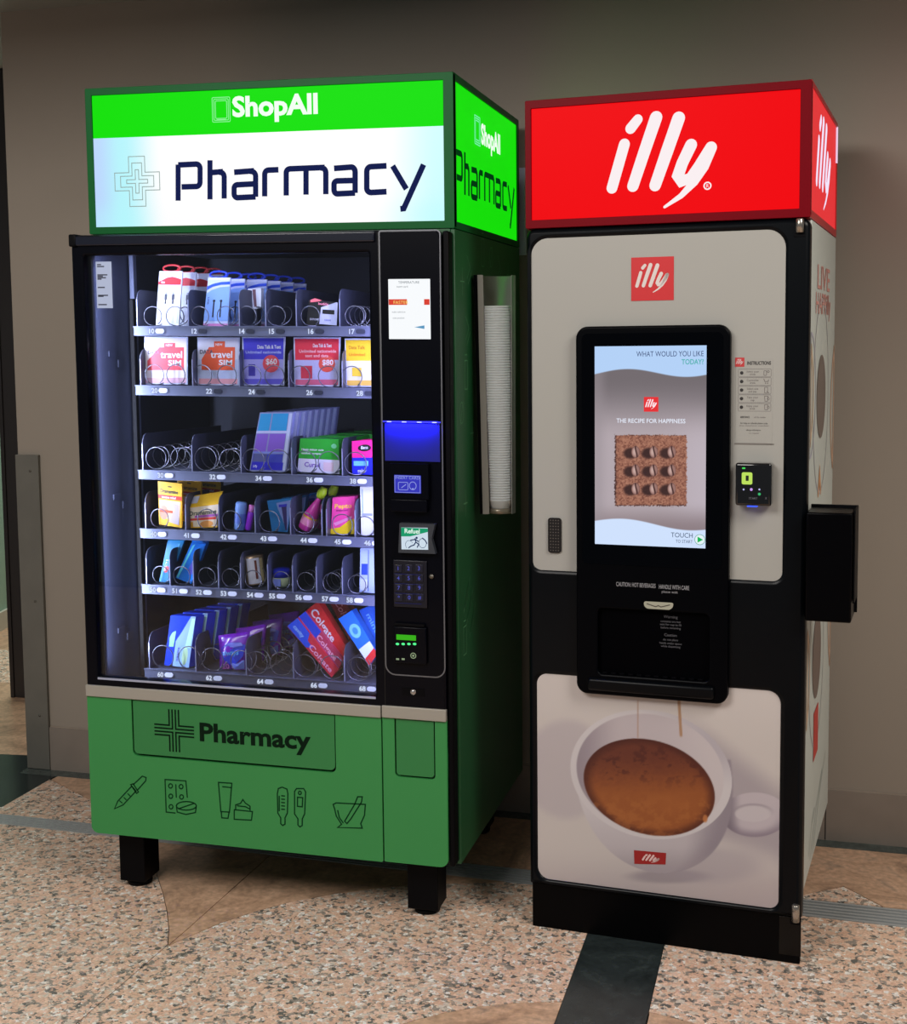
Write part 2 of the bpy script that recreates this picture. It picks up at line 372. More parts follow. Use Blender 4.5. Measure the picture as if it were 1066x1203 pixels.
def wallslab(name, p, q, z0, z1, t, m, kind='structure', parent=None):     # vertical slab from p to q, thickness t away from the room
    d = Vector((q[0]-p[0], q[1]-p[1])).normalized(); n = Vector((-d.y, d.x))*t
    b = B(); P4 = [(p[0],p[1]), (q[0],q[1]), (q[0]+n.x,q[1]+n.y), (p[0]+n.x,p[1]+n.y)]
    v0 = [b.bm.verts.new((x,y,z0)) for x,y in P4]; v1 = [b.bm.verts.new((x,y,z1)) for x,y in P4]
    b._f(v1); b._f(v0[::-1])
    for i in range(4): b._f([v0[i], v0[(i+1)%4], v1[(i+1)%4], v1[i]])
    o = b.build(name, m, parent)
    if kind: o['kind'] = kind
    return o
paint = mat('taupe_wall_paint', rgb(156,146,134), .62, noise=(3.0, .035, .1), spec=.3)
WX0 = -1.056; HC = 2.69
wallslab('wall_back', (WX0, wy(WX0)), (4.3, wy(4.3)), -.006, HC, .2, paint)
bb = wallslab('baseboard_back', (-.965, wy(-.965)-.010), (4.3, wy(4.3)-.010), 0, .158, .0095, mat('baseboard_steel', rgb(142,132,122), .42, .08, noise=(14,.1,0)))
for xx in (1.752, 3.0):                        # butt joints of the steel skirting
    b = B(); b.box(xx, xx+.003, wy(xx)-.0112, wy(xx)-.0095, .002, .156); b.build('joint', ink(40,38,36), bb)
b = B(); b.box(-.963, 4.3, -.006, -.0005, .158, .161)
for v in b.bm.verts: v.co.y += wy(v.co.x)
b.build('top_edge', mat('skirting_sealant', rgb(160,146,132), .6), bb)
g = B(); g.box(WX0-.003, -.966, -.014, -.0005, .002, 1.147)
for v in g.bm.verts: v.co.y += wy(v.co.x)
gd = g.build('trim_2', mat('corner_guard_steel', rgb(120,118,110), .42, .3, noise=(9,.16,0))); gd['kind'] = 'structure'
for zz in (1.09, .62, .2):
    b = B(); b.lathe([(0,0),(.004,0),(.004,.002),(0,.003)], (-1.0, wy(-1.0)-.014, zz), (0,-1,0), 10); b.build('screw', steel, gd)
cl = B(); cl.box(-4.4, 4.4, -.75, 5.2, HC, HC+.12); tag(cl.build('ceiling', mat('ceiling_paint', rgb(150,150,142), .8)), kind='structure')
# corridor beyond the wall's end
teal = mat('teal_wall_paint', rgb(160,196,178), .6, noise=(4,.03,0))
p0 = flr(0, 740); p1 = flr(15, 732); d = (Vector(p1)-Vector(p0)).normalized()
pa = Vector(p0)-d*1.0; pb = Vector(p0)+d*2.6
wallslab('wall_left', (pa.x,pa.y), (pb.x,pb.y), 0, HC, .12, teal)
n_ = Vector((-d.y, d.x))
sk = wallslab('baseboard_left', (pa.x-n_.x*.02,pa.y-n_.y*.02), (pb.x-n_.x*.02,pb.y-n_.y*.02), 0, .10, .018, mat('white_skirting', rgb(205,205,192), .5))
rl = wallslab('trim_3', (pa.x-n_.x*.03,pa.y-n_.y*.03), (pb.x-n_.x*.03,pb.y-n_.y*.03), 1.17, 1.235, .028, mat('white_skirting', rgb(205,205,192), .5))
px_, py_ = flr(28, 820)
b = B(); b.box(px_-.045, px_+.05, py_, py_+.10, 0, HC, .004); b.box(px_-.062, px_-.045, py_-.004, py_+.10, 0, HC)
tag(b.build('door_1', mat('dark_door_post', rgb(38,34,33), .45)), kind='structure')
b = B(); b.box(WX0-.06, WX0-.001, wy(WX0)+.20, wy(WX0)+3.8, 0, HC); tag(b.build('wall_corridor', paint), kind='structure')

# ------------------------------------------------------------ pharmacy vending machine
vm = empty('vending_machine', R1, label='tall green and black pharmacy vending machine with a glass front, standing on black legs', cat='vending machine')
green = mat('green_panel', rgb(52,140,72), .5, noise=(6,.03,0)); greenframe = mat('green_sign_frame', rgb(12,92,42), .45, spec=.15)
black = mat('gloss_black_plastic', rgb(3,4,12), .28, coat=.04, spec=.12); mblack = mat('matt_black_metal', rgb(4,4,7), .5, spec=.1); inkg = mat('dark_green_print', rgb(10,58,28), .6, spec=.1)
trim = mat('warm_grey_trim', rgb(168,164,154), .45, .25)
XL, XR, YB, ZT, ZB_, DF = -.2144, .8111, .789, 1.83, .1685, -.049
def P1(name, b, m, parent=vm): return b.build(name, m, parent, tf1)
# cabinet shell: side, back, bottom, top sheets (open at the front)
b = B(); b.box(XR-.012, XR, 0, YB, ZB_, ZT, .003); b.box(XL, XL+.012, 0, YB, ZB_, ZT, .003); b.box(XL+.012, XR-.012, YB-.012, YB, ZB_, ZT); b.box(XL+.012, XR-.012, 0, YB-.012, ZT-.014, ZT); b.box(XL+.012, XR-.012, 0, YB-.012, ZB_, ZB_+.014)
sgreen = mat('shaded_green_side_sheet', rgb(26,84,46), .42, noise=(5,.05,0))  # darker than the front green: shade of the gap put into the colour
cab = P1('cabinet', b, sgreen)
# faint line drawings on the upper side sheet
b = B(); pale = mat('pale_green_print', rgb(92,150,104), .5); rnd = random.Random(3)
sf = lambda y, z: (XR+.0008, y, z)
for (y, z, k) in [(.14,1.74,0),(.30,1.79,1),(.40,1.78,2),(.24,1.70,3),(.07,1.70,4),(.12,1.58,0),(.50,1.76,0),(.20,1.62,2),(.10,1.46,1),(.19,1.50,3),(.05,1.36,2),(.16,1.30,4),(.07,.88,3),(.10,.84,3),(.13,.80,3),(.06,.76,1),(.62,1.74,4),(.66,1.62,3),(.08,1.12,4)]:
    w = .0014
    b = B()
    if k == 0: b.stroke([(y-.02,z-.03),(y+.015,z+.0),(y-.02,z+.03)], w, 0, fn=sf); b.stroke([(y-.01,z-.045),(y+.03,z-.01)], w, 0, fn=sf)
    elif k == 1: b.stroke([(y-.015,z-.04),(y-.015,z+.035),(y+.015,z+.035),(y+.015,z-.04)], w, 0, fn=sf, closed=True); b.stroke([(y-.01,z+.05),(y+.01,z+.05)], w, 0, fn=sf)
    elif k == 2: b.stroke([(y+.02*math.cos(t), z+.028*math.sin(t)) for t in (i*math.pi/6 for i in range(12))], w, 0, closed=True, fn=sf); b.stroke([(y-.015,z-.03),(y+.015,z+.03)], w, 0, fn=sf)
    elif k == 3:
        for q in range(4): b.stroke([(y-.02+.01*q,z-.045+.012*q),(y+.02+.01*q,z+.0+.012*q)], w, 0, fn=sf)
    else: b.stroke([(y,z-.035),(y,z+.035)], w, 0, fn=sf); b.stroke([(y-.02,z),(y+.02,z)], w, 0, fn=sf)
    P1('line_drawing', b, pale, cab)
liner = mat('blue_grey_liner', rgb(46,50,68), .5, .2, noise=(7,.08,0)); dark = mat('dark_interior', rgb(30,34,48), .6)
b = B(); b.box(XL+.012, XL+.0165, -.02, .2, .56, 1.80); P1('inner_side_wall', b, liner)
b = B(); b.box(XL+.012, XL+.03, .2, YB-.05, .56, 1.80); b.box(.60, .615, 0, YB-.05, .56, 1.80); b.box(XL+.03, .60, .66, .67, .56, 1.80); b.box(XL+.012, .60, .0, .67, 1.80, 1.812); b.box(XL+.012, .60, .01, .67, .555, .563); P1('inner_lining', b, dark)
b = B(); b.box(XL+.022, XL+.036, .17, .19, .57, 1.79, .002); P1('corner_post', b, mat('light_post', rgb(120,126,150), .4, .4))
for x_ in (-.15, .562): b = B(); b.box(x_, x_+.014, .085, .10, .57, 1.66, .002); P1('tray_rail', b, mblack)
for z in (1.5, 1.1, .72):
    b = B(); b.box(XL+.0165, XL+.0195, .05, .09, z, z+.015); P1('bracket', b, liner); b = B(); b.box(XL+.0165, XL+.0195, .10, .115, z-.03, z-.01); P1('bracket', b, liner)

# door: black frame round the window, control bezel, lower panels
WZ0, WZ1, WXa, WXb = .617, 1.772, -.2085, .597
dx0, dx1 = -.2435, .7885
door = plate_obj('door_frame', rrect(dx0, dx1, .575, 1.826, (.004,.004,.022,.012)), [rrect(WXa, WXb, WZ0, WZ1, .006)], DF, -.002, black, vm, tf1, .006)
b = B(); b.box(dx0+.03, dx1-.03, -.002, .0, .58, 1.82); 
b = B(); b.box(dx0+.012, .615, DF-.008, DF+.004, 1.797, 1.823, .004, 3); P1('top_rail', b, mat('rail_black', rgb(20,24,40), .22, .2, coat=.5), door)
b = B(); b.box(dx0-.002, dx0+.020, DF-.010, DF+.03, 1.795, 1.828, .004); P1('corner_cap', b, mblack, door)
b = B(); b.box(WXa, WXb, DF-.0006, DF+.004, WZ0-.004, WZ0+.001); P1('sill_strip', b, mat('bright_sill', rgb(190,198,225), .3, .5), door)
b = B(); b.box(.6225, .6245, DF-.0006, DF+.001, .60, 1.82); P1('seam', b, ink(2,2,4), door)
glass = thin_glass('window_glass', (.93,.95,.97,1), .7)
b = B(); b.box(WXa-.003, WXb+.003, -.036, -.032, WZ0-.003, WZ1+.003); P1('window_pane', b, glass)
b = B(); b.box(.79, .806, -.044, .0, .178, 1.822, .005); b.box(dx0+.01, .80, -.002, .004, .175, .60); P1('door_edge', b, mblack)
# white stickers on the glass
sa, sb = at1(112.5, 307.5, -.037), at1(132.5, 362, -.037)
b = B(); b.box(sa[0], sb[0], -.0375, -.0363, sb[1], sa[1]); stk = P1('price_sticker', b, glow(190,198,224,.8))  # paper sticker emits: the case light on it is put into the material
b = B()
for k, f in enumerate((.06,.10,.28,.31,.34,.37,.55,.72,.74,.92)): b.box(sa[0]+.004, sa[0]+.004+(.012+.022*((k*7)%5)/5), -.0378, -.0376, sa[1]+(sb[1]-sa[1])*f-.0022, sa[1]+(sb[1]-sa[1])*f+.0012)
P1('print_line', b, ink(60,64,84), stk)
def lampstrip(loc, target, sx, sy, p, col):
    l = bpy.data.lights.new('case_light', 'AREA'); l.shape = 'RECTANGLE'; l.size = sx; l.size_y = sy; l.energy = p; l.color = col
    o = bpy.data.objects.new('case_light', l); C.objects.link(o); o.location = loc; o.rotation_euler = (Vector(target)-Vector(loc)).to_track_quat('-Z', 'Y').to_euler(); return o
lampstrip((-.183, -.026, 1.2), (.06, .30, 1.2), .008, 1.1, 6.0, (.66,.72,1))
lampstrip((.20, .0, 1.788), (.20, .14, 1.0), .75, .012, 3.0, (.60,.64,1))
lampstrip((.590, -.016, 1.2), (.35, .14, 1.2), .012, 1.1, 3.2, (.56,.54,1))

# control column
silver = mat('silver_line', rgb(120,122,128), .35, .6)
cx0, cx1, cz0 = .6265, .7860, .682
b = B(); out = rrect(cx0, cx1, cz0, 1.823, (.026,.026,.010,.004))
b.stroke(out, .0017, DF-.0012, closed=True); cb = P1('control_panel_edge', b, silver, door)
def scr(name, u0, v0, u1, v1, m, proud=.004, parent=vm, bev=.001, y=DF):
    a, c = at1(u0, v0), at1(u1, v1); b = B(); b.box(a[0], c[0], y-proud, y+.002, c[1], a[1], bev); return P1(name, b, m, parent), a, c
ds, a, c = scr('instruction_display', 456.5, 328, 506.3, 398.5, emi('display_white', rgb(244,247,250), 1.0), .003)
w, h = c[0]-a[0], a[1]-c[1]; y = DF-.0036
for xa_, xb_ in ((a[0]+.001, a[0]+.45*w), (a[0]+.86*w, c[0]-.001)): b = B(); b.box(xa_, xb_, y, y+.0004, a[1]-.43*h, a[1]-.335*h); P1('red_band', b, glow(214,66,52), ds)
b = B(); b.text('FASTER', a[0]+.12*w, a[1]-.415*h, .012, y-.0002); P1('lettering', b, glow(250,220,120), ds)
b = B(); b.text('TEMPERATURE', a[0]+.5*w, a[1]-.075*h, .0085, y, 'CENTER'); b.text('insert card', a[0]+.2*w, a[1]-.14*h, .007, y); b.text('make selection', a[0]+.08*w, a[1]-.56*h, .006, y); b.text('take product', a[0]+.1*w, a[1]-.66*h, .006, y)
P1('lettering', b, glow(120,128,136,.8), ds)
b = B(); b.prism([(a[0]+.62*w,a[1]-.80*h),(a[0]+.86*w,a[1]-.83*h),(a[0]+.86*w,a[1]-.77*h)], y, y+.0004); P1('arrow', b, glow(90,150,190), ds)
a, c = at1(452, 495), at1(516.5, 495); b = B(); b.box(cx0+.004, cx1-.004, DF-.007, DF-.001, a[1]-.0016, a[1]+.0016); P1('blue_light_bar', b, emi('blue_led', rgb(60,60,255), 1.6))
b = B()
for k in range(4):
    b = B(); b.box(cx0+.015+k*.040, cx0+.027+k*.040, DF-.0075, DF-.001, a[1]-.0012, a[1]+.0012); P1('blue_led', b, emi('blue_led_core', rgb(160,165,255), 2.2))
o = lampstrip((.706, DF-.010, a[1]-.004), (.706, DF+.012, a[1]-.11), .13, .006, .9, (.02,.02,1)); o.name = 'blue_led_light'
# recessed reader under the blue light
bpz = a[1]
b = B(); b.box(.633, .780, DF-.0025, DF+.001, 1.240, bpz-.004, .001); P1('reader_plate', b, mat('blue_glow_plate', rgb(40,44,120), .4, spec=.1))  # blue in the plate colour strengthens the light bar's glow
b = B(); b.prism([(.648,1.145),(.752,1.145),(.752,1.235),(.648,1.235)], DF-.016, DF-.001); b.box(.652, .748, DF-.020, DF-.002, 1.112, 1.144, .002); rd = P1('bill_reader', b, black)
ls, a, c = scr('small_screen', 465.5, 557, 497, 579, emi('reader_blue', rgb(58,60,190), .9), .0175)
w, h = c[0]-a[0], a[1]-c[1]; y = DF-.018; b = B(); b.text('INSERT CARD', a[0]+.5*w, a[1]-.22*h, .0105, y, 'CENTER')
b.stroke(rrect(a[0]+.16*w, a[0]+.52*w, c[1]+.18*h, c[1]+.60*h, .003), .0008, y, closed=True); b.ring((a[0]+.70*w, c[1]+.42*h), .009, .010, .0009, y); b.stroke([(a[0]+.28*w,c[1]+.3*h),(a[0]+.44*w,c[1]+.48*h)], .001, y); b.disc((a[0]+.70*w,c[1]+.24*h), .0026, .0026, y)
b.stroke(rrect(a[0]+.002, c[0]-.002, c[1]+.002, a[1]-.002, .001), .0006, y, closed=True)
P1('lettering', b, glow(150,160,235,.9), ls)
# tilted payment screen in a grey bezel
q = [at1(472,613.5), at1(513,615), at1(509.5,632), at1(514,649.5), at1(470.5,648)][::-1]
b = B(); b.prism([(x, z) for x, z in q], DF-.018, DF-.001); bz = P1('screen_bezel', b, mat('graphite_bezel', rgb(52,56,64), .4))
q = [at1(474.5,644), at1(505.5,644.5), at1(505,619), at1(474,618.5)]
b = B(); b.prism(q, DF-.0195, DF-.0175); sc = P1('payment_screen', b, emi('screen_pale', rgb(206,222,236), .95), bz)
xa, za = q[3]; xb, zb = q[1]; w, h = xb-xa, za-zb; y = DF-.0199
b = B(); b.prism([(xa,za),(xa,za-.42*h),(xa+.35*w,za-.40*h),(xb,za-.16*h),(xb,za)], y, y+.0003); P1('green_band', b, glow(28,150,104), bz)
b = B(); b.text('Refuel', xa+.12*w, za-.25*h, .0165, y-.0003, bold=.02); P1('lettering', b, glow(225,245,235), bz)
b = B(); X = lambda u, v: (xa+u*w, za-v*h)
for s_ in ([X(.52,.50),X(.55,.66),X(.48,.80),X(.36,.86),X(.28,.94)], [X(.55,.66),X(.66,.76),X(.60,.90)], [X(.36,.58),X(.46,.55),X(.54,.54),X(.64,.62)], [X(.80,.46),X(.90,.56),X(.96,.70)]): b.stroke(s_, .0014, y)
b.disc(X(.58,.46), .003, .003, y); b.ring(X(.80,.70), .010, .012, .0006, y); b.ring(X(.30,.80), .010, .011, .0005, y, a0=.5, a1=4)
P1('running_figure', b, glow(28,50,96,.8), bz)
b = B(); b.box(.652, .742, DF-.006, DF-.001, .862, .985, .002); kp = P1('keypad', b, mat('keypad_black', rgb(10,11,26), .35))
keys = ['1','2','3','4','5','6','7','8','9','*','0','#']
for i, k in enumerate(keys):
    u, v = 469+ (i % 3)*12.2 + (i//3)*.3, 667.5 + (i//3)*11.4; kx_, kz_ = at1(u, v)
    b = B(); b.box(kx_-.0105, kx_+.0105, DF-.0085, DF-.005, kz_-.0095, kz_+.0105, .0015); b.build('key', mat('key_black', rgb(16,18,40), .4), kp, tf1)
b = B()
for i, k in enumerate(keys):
    u, v = 469+ (i % 3)*12.2 + (i//3)*.3, 667.5 + (i//3)*11.4; kx_, kz_ = at1(u, v)
    b = B(); b.text(k, kx_, kz_-.004, .0145, DF-.0088, 'CENTER'); P1('key_digit', b, glow(92,96,205,.8), kp)
b = B()
for i in range(4):
    kx_, kz_ = at1(480, 674 + i*11.4); b = B(); b.box(.656, .728, DF-.0088, DF-.0084, kz_-.0004, kz_+.0004); P1('key_row_line', b, glow(60,62,150,.4), kp)
b = B(); x_, z_ = at1(507.5, 677); b.lathe([(0,0),(.006,0),(.006,.004),(0,.004)], (x_, DF-.001, z_), (0,-1,0), 14); P1('return_button', b, steel)
b = B(); x_, z_ = at1(486, 734); b.box(.655, .735, DF-.012, DF-.001, z_-.003, z_+.004, .001); P1('coin_slot', b, mblack)
b = B(); b.box(.652, .740, DF-.012, DF-.001, .716, .812, .003); cr = P1('card_reader', b, black)
a, c = at1(467.5, 744), at1(490.5, 751.5); b = B(); b.box(a[0], c[0], DF-.0135, DF-.0115, c[1], a[1], .0005); P1('green_display', b, emi('lcd_green', rgb(66,196,34), .75), cr)
b = B()
for k in range(4):
    x_, z_ = at1(468.8+6.7*k, 755.3); b = B(); b.disc((x_, z_), .0048, .0032, DF-.0125); P1('green_lamp', b, emi('green_lamp', rgb(90,255,150), 1), cr)
b = B(); x_, z_ = at1(487.3, 769); b.ring((x_, z_), .0068, .0068, .0011, DF-.0125); b.disc((x_, z_), .003, .003, DF-.0125, 8)
for u in (469, 475.5): x_, z_ = at1(u, 773); b.box(x_-.004, x_+.004, DF-.0128, DF-.0122, z_-.0022, z_+.0022)
P1('card_symbols', b, glow(170,190,150,.6), cr)
b = B(); x_, z_ = at1(485.8, 813); b.box(x_-.03, x_+.03, DF-.0015, DF, z_-.010, z_+.010); lp = P1('lock_plate', b, mblack)
b = B(); b.lathe([(0,.003),(.0045,.003),(.0068,0),(.0074,.002),(.0074,.0)], (x_, DF-.001, z_), (0,-1,0), 18); P1('lock', b, mat('bright_steel', rgb(190,190,190), .25, .9), lp)

# trim strip and lower panels
TZ0, TZ1 = .5645, .5955
def slope_box(name, x0, x1, z0, z1, m, parent=vm, y=DF, bev=.002):
    b = B(); b.box(x0, x1, y-.006, y+.01, z0, z1, bev); return P1(name, b, m, parent)
slope_box('trim_strip', -.2445, .6115, TZ0, TZ1+.001, trim); slope_box('trim_strip', .6145, .7885, TZ0+.002, TZ1+.003, trim)
fl = [at1(152.5,824), at1(158,889.5), at1(392,906.5), at1(397,842)]
fx0, fx1, fz0 = (fl[0][0]+fl[1][0])/2, (fl[2][0]+fl[3][0])/2, (fl[1][1]+fl[2][1])/2
gx0, gx1, gz0 = at1(463.5,850)[0], at1(511,850)[0], (at1(480,914)[1]+at1(500,915)[1])/2
plate_obj('lower_panel', rrect(-.2435, .6105, .1745, TZ0, (.020,.004,0,0)), [rrect(fx0, fx1, fz0, TZ0-.002, (.016,.016,0,0))], DF, DF+.02, green, vm, tf1)
plate_obj('lower_side_panel', rrect(.6145, .7885, .1765, TZ0+.002, (.004,.022,0,0)), [rrect(gx0, gx1, gz0, TZ0, (.012,.012,0,0))], DF, DF+.02, green, vm, tf1)
b = B(); b.box(-.24, .786, DF+.024, DF+.045, .18, .575); P1('door_backing', b, ink(4,8,6))
b = B(); m_ = .007; b.prism(rrect(fx0+.0045, fx1-.003, fz0+m_, TZ0-.004, (.013,.013,0,0)), DF+.001, DF+.02); flap = P1('pickup_flap', b, mat('flap_green', rgb(46,126,66), .5))
b = B(); b.prism(rrect(gx0+.004, gx1-.0035, gz0+.0055, TZ0-.0015, (.009,.009,0,0)), DF+.001, DF+.02); P1('coin_return_flap', b, MATS['flap_green'])
y = DF+.0003
b = B(); dkp = mat('green_black_print', rgb(8,30,16), .6, spec=.08)
tx, tz = at1(233.5, 868); tx2, _ = at1(364, 878)
me = text_mesh('Pharmacy', 'LEFT', .03); xs = [v.co.x for v in me.vertices]; b.text('Pharmacy', tx, tz-.004, .070, y, bold=.03, fit=tx2-tx); P1('lettering', b, dkp, flap)
b = B(); q0, q1 = at1(181.5, 860), at1(228, 860); ccx = (q0[0]+q1[0])/2; ccz = at1(204.6, 858.5)[1]; hw = (q1[0]-q0[0])/2
for k in (-1.5,-.5,.5,1.5):
    o_ = k*.0095; gp = .013 if abs(k) > 1 else .003
    if abs(k) > 1:
        s_ = 1 if k > 0 else -1; 
        for sx_ in (-1, 1): b.stroke([(ccx+sx_*hw, ccz+o_), (ccx+sx_*abs(o_), ccz+o_), (ccx+sx_*abs(o_), ccz+s_*hw)], .0021, y, cap=False)
    else:
        s_ = 1 if k > 0 else -1
        for sx_ in (-1, 1): b.stroke([(ccx+sx_*hw, ccz+o_), (ccx+sx_*abs(o_), ccz+o_), (ccx+sx_*abs(o_), ccz+s_*hw)], .0021, y, cap=False)
P1('cross_mark', b, dkp, flap)
# line icons (photograph pixels traced onto the panel)
def icon(name, paths, w=.0018):
    b = B()
    for p, cl_ in paths: b.stroke([at1(*q) for q in p], w, DF-.0004, closed=cl_)
    P1(name, b, inkg, low)
low = [o for o in vm.children if o.name.startswith('lower_panel')][0]
Z4 = lambda L: [(120+x/3.553, 820+y/3.553) for x, y in L]      # coordinates read off an enlarged crop
def ell(cx, cy, rx, ry, n=16, a0=0, a1=360): return [(cx+rx*math.cos(math.radians(a0+(a1-a0)*k/n)), cy+ry*math.sin(math.radians(a0+(a1-a0)*k/n))) for k in range(n+(0 if a1-a0 == 360 else 1))]
icon('dropper_icon', [(Z4([(52,462),(66,430),(124,368),(142,388),(88,446)]),True),(Z4([(120,362),(130,358),(152,392),(144,398)]),True),(Z4([(132,360),(168,326),(184,332),(182,346),(148,384)]),False),(Z4([(84,438),(74,430)]),False),(Z4([(100,424),(92,416)]),False),(Z4([(116,408),(108,400)]),False)])
icon('tablet_icon', [(Z4([(305,480),(268,476),(263,340),(350,346),(356,414)]),False),(Z4([(308,362),(310,414)]),False)]+[(Z4(ell(x,y,8,9)),True) for x,y in ((286,367),(287,410),(288,454),(330,370),(332,413))]+[(Z4(ell(352,450,42,18)),True),(Z4([(311,456),(314,476),(350,486),(390,478),(393,456)]),False),(Z4([(320,462),(384,440)]),False)])
icon('cream_icon', [(Z4([(486,352),(542,356),(532,476),(496,474)]),True),(Z4([(504,370),(538,374)]),False),(Z4([(498,478),(500,500),(526,502),(530,478)]),False),(Z4([(552,470),(552,506),(624,510),(628,474),(552,466)]),False),(Z4([(558,464),(558,446),(578,440),(588,424),(598,438),(618,452),(618,468)]),False),(Z4([(566,450),(600,454),(614,462)]),False)])
icon('thermometer_icon', [(Z4([(732,400),(736,378),(752,372),(772,380),(776,400),(774,480),(764,500),(764,526),(754,532),(746,524),(746,500),(734,480)]),True),(Z4([(740,410),(740,470)]),False),(Z4([(804,390),(812,378),(842,378),(850,392),(846,484),(836,504),(836,532),(826,538),(818,530),(818,504),(804,484)]),True),(Z4([(816,414),(838,416),(836,454),(816,452)]),True),(Z4(ell(826,396,6,7)),True)]+[(Z4([(750,408+14*k),(762,409+14*k)]),False) for k in range(5)])
Z6 = lambda L: [(80+x/2.2208, 800+y/2.2208) for x, y in L]
icon('mortar_icon', [(Z6([(692,322),(700,318),(776,322),(774,350),(764,372),(768,384),(704,382),(714,374),(700,352),(696,334)]),True),(Z6([(704,338),(708,356),(718,370)]),False),(Z6([(722,366),(748,322),(756,302),(768,302),(766,316),(738,360),(728,372)]),True)])

# legs
for (x, y_, wd) in ((-.180,.02,.078),(.675,.02,.085),(-.18,.62,.08),(.675,.62,.08)):
    b = B(); b.box(x-.02, x-.02+wd, y_, y_+.09, .018, .19, .003); lg = b.build('leg', mblack, vm, lambda v: Vector((v[0]-R1.x, v[1]-R1.y, v[2])))
    b = B(); b.lathe([(0,0),(.034,0),(.036,.008),(.030,.018),(0,.018)], (x-.02+wd/2, y_+.045, 0), (0,0,1), 18); b.build('levelling_foot', mblack, lg, lambda v: Vector((v[0]-R1.x, v[1]-R1.y, v[2])))

# lit sign box on top
SZ0, SZ1 = 1.8315, 2.2192; YS = .789
cab_sign = B()
fw = .0195
sx0, sx1 = XL, XR
fr = plate_obj('sign_frame', rrect(sx0, sx1, SZ0, SZ1, .004), [rrect(sx0+.0185, sx1-.0265, SZ0+.019, SZ1-.019, .001)], -.001, .02, greenframe, vm, tf1, .001)
def plate_side(name, outer, holes, x0, x1, m, parent, space):     # same plate standing in the YZ plane
    me = plate(outer, holes, 0, abs(x1-x0))
    for v in me.vertices: v.co = space((x1 - v.co.y, v.co.x, v.co.z))
    return link(name, me, parent, m)
plate_side('sign_side_frame', rrect(.0, YS, SZ0, SZ1, .004), [rrect(.024, YS-.022, SZ0+.018, SZ1-.018, .001)], sx1-.02, sx1, greenframe, vm, tf1)
b = B(); b.box(sx0, sx1-.02, .02, YS, SZ1-.012, SZ1); b.box(sx0, sx0+.012, .02, YS, SZ0, SZ1-.012); b.box(sx0+.012, sx1-.02, YS-.012, YS, SZ0, SZ1-.012); b.box(sx0+.012, sx1-.02, .02, YS-.012, SZ0, SZ0+.006); P1('sign_housing', b, greenframe)
zsp = (at1(110,161,0)[1]+at1(524,149,0)[1])/2
b = B(); b.box(sx0+.018, sx1-.026, .004, .008, zsp, SZ1-.018); gp_ = P1('green_light_panel', b, emi('sign_green', rgb(20,222,8), 1.0))
def w1(X, y, Z): return X, y+0*X, Z - K1*(X-.3)
def litcol(X, Z, u, v):
    t = (X-sx0)/(sx1-sx0); h = (Z-SZ0)/(zsp-SZ0); c = np.zeros(X.shape+(3,)); c[:] = (250,249,250)
    c = mixc(c, (150,236,246), sm(.22, .10, t)*.75); c = mixc(c, (182,206,250), sm(.10, .02, t)*.9); c = mixc(c, (190,244,252), sm(.80, .97, t)*.9); c = mixc(c, (176,246,250), sm(.42, .12, h)*sm(.5, .9, np.abs(t-.5)*2)*.4); return c
wp = picture('white_light_panel', sx0+.018, sx1-.026, SZ0+.018, zsp, 80, 20, .004, litcol, printed('sign_white_lit', 1.0, .4), vm, tf1, w1)
b = B(); b.box(sx1-.008, sx1-.004, .023, YS-.021, SZ0+.017, SZ1-.017); sp_ = P1('side_light_panel', b, MATS['sign_green'])
Z7 = lambda L: [at1(80+x/1.974, 70+y/1.974, 0) for x, y in L]
def arc(cx, cy, rx, ry, a0, a1, n=5): return [(cx+rx*math.cos(math.radians(a0+(a1-a0)*k/n)), cy+ry*math.sin(math.radians(a0+(a1-a0)*k/n))) for k in range(n+1)]
PH = [ # squared technical letters of the sign, in crop pixels
 [(254,327),(254,243)], [(254,244),(296,242)]+arc(296,252,9,10,-90,0)+[(305,262),(305,280)]+arc(296,284,9,10,0,90)+[(262,295)],
 [(328,324),(328,233)], [(328,262),(352,260)]+arc(352,272,9,11,-90,0)+[(361,322)],
 [(384,261),(424,258)]+arc(424,270,10,11,-90,0)+[(434,318)], [(434,318),(392,320)]+arc(392,311,8,9,90,180)+[(384,303)]+arc(392,298,8,8,180,270)+[(430,288)],
 [(455,317),(455,268)]+arc(464,266,9,10,180,270)+[(487,255)],
 [(505,315),(505,264)]+arc(514,262,9,9,180,270)+[(588,250)]+arc(588,262,9,11,-90,0)+[(597,312)], [(551,255),(551,313)],
 [(616,252),(656,249)]+arc(656,260,9,11,-90,0)+[(665,309)], [(665,309),(624,311)]+arc(624,302,8,9,90,180)+[(616,294)]+arc(624,289,8,8,180,270)+[(661,280)],
 [(738,246),(702,248)]+arc(702,259,10,11,-90,-180)+[(692,296)]+arc(702,298,10,10,180,90)+[(738,306)],
 [(752,246),(784,300)], [(824,243),(778,345),(770,346)]]
navy = mat('navy_print', (0,0,0,1), .6, emit=rgb(24,32,78), es=1, spec=0)
b = B()
for s_ in PH: b.stroke(Z7(s_), .0074, .0032, cap=False)
P1('lettering', b, navy, wp)
pz = Z7([(250,330),(830,243)]); zz0 = at1(80+254/1.974, 70+327/1.974, 0); xx1 = at1(80+826/1.974, 70+245/1.974, 0)
b = B(); ly0, lz0 = side1(538, 236); ly1, lz1 = side1(606, 248)
for s_ in PH:
    L = Z7(s_); L2 = [((x-zz0[0])/(xx1[0]-zz0[0])*(.735-.028)+.028, (z-zz0[1])*1.08+1.925) for x, z in L]
    b.stroke(L2, .0078, 0, cap=False, fn=lambda y, z: (sx1-.0035, y, z))
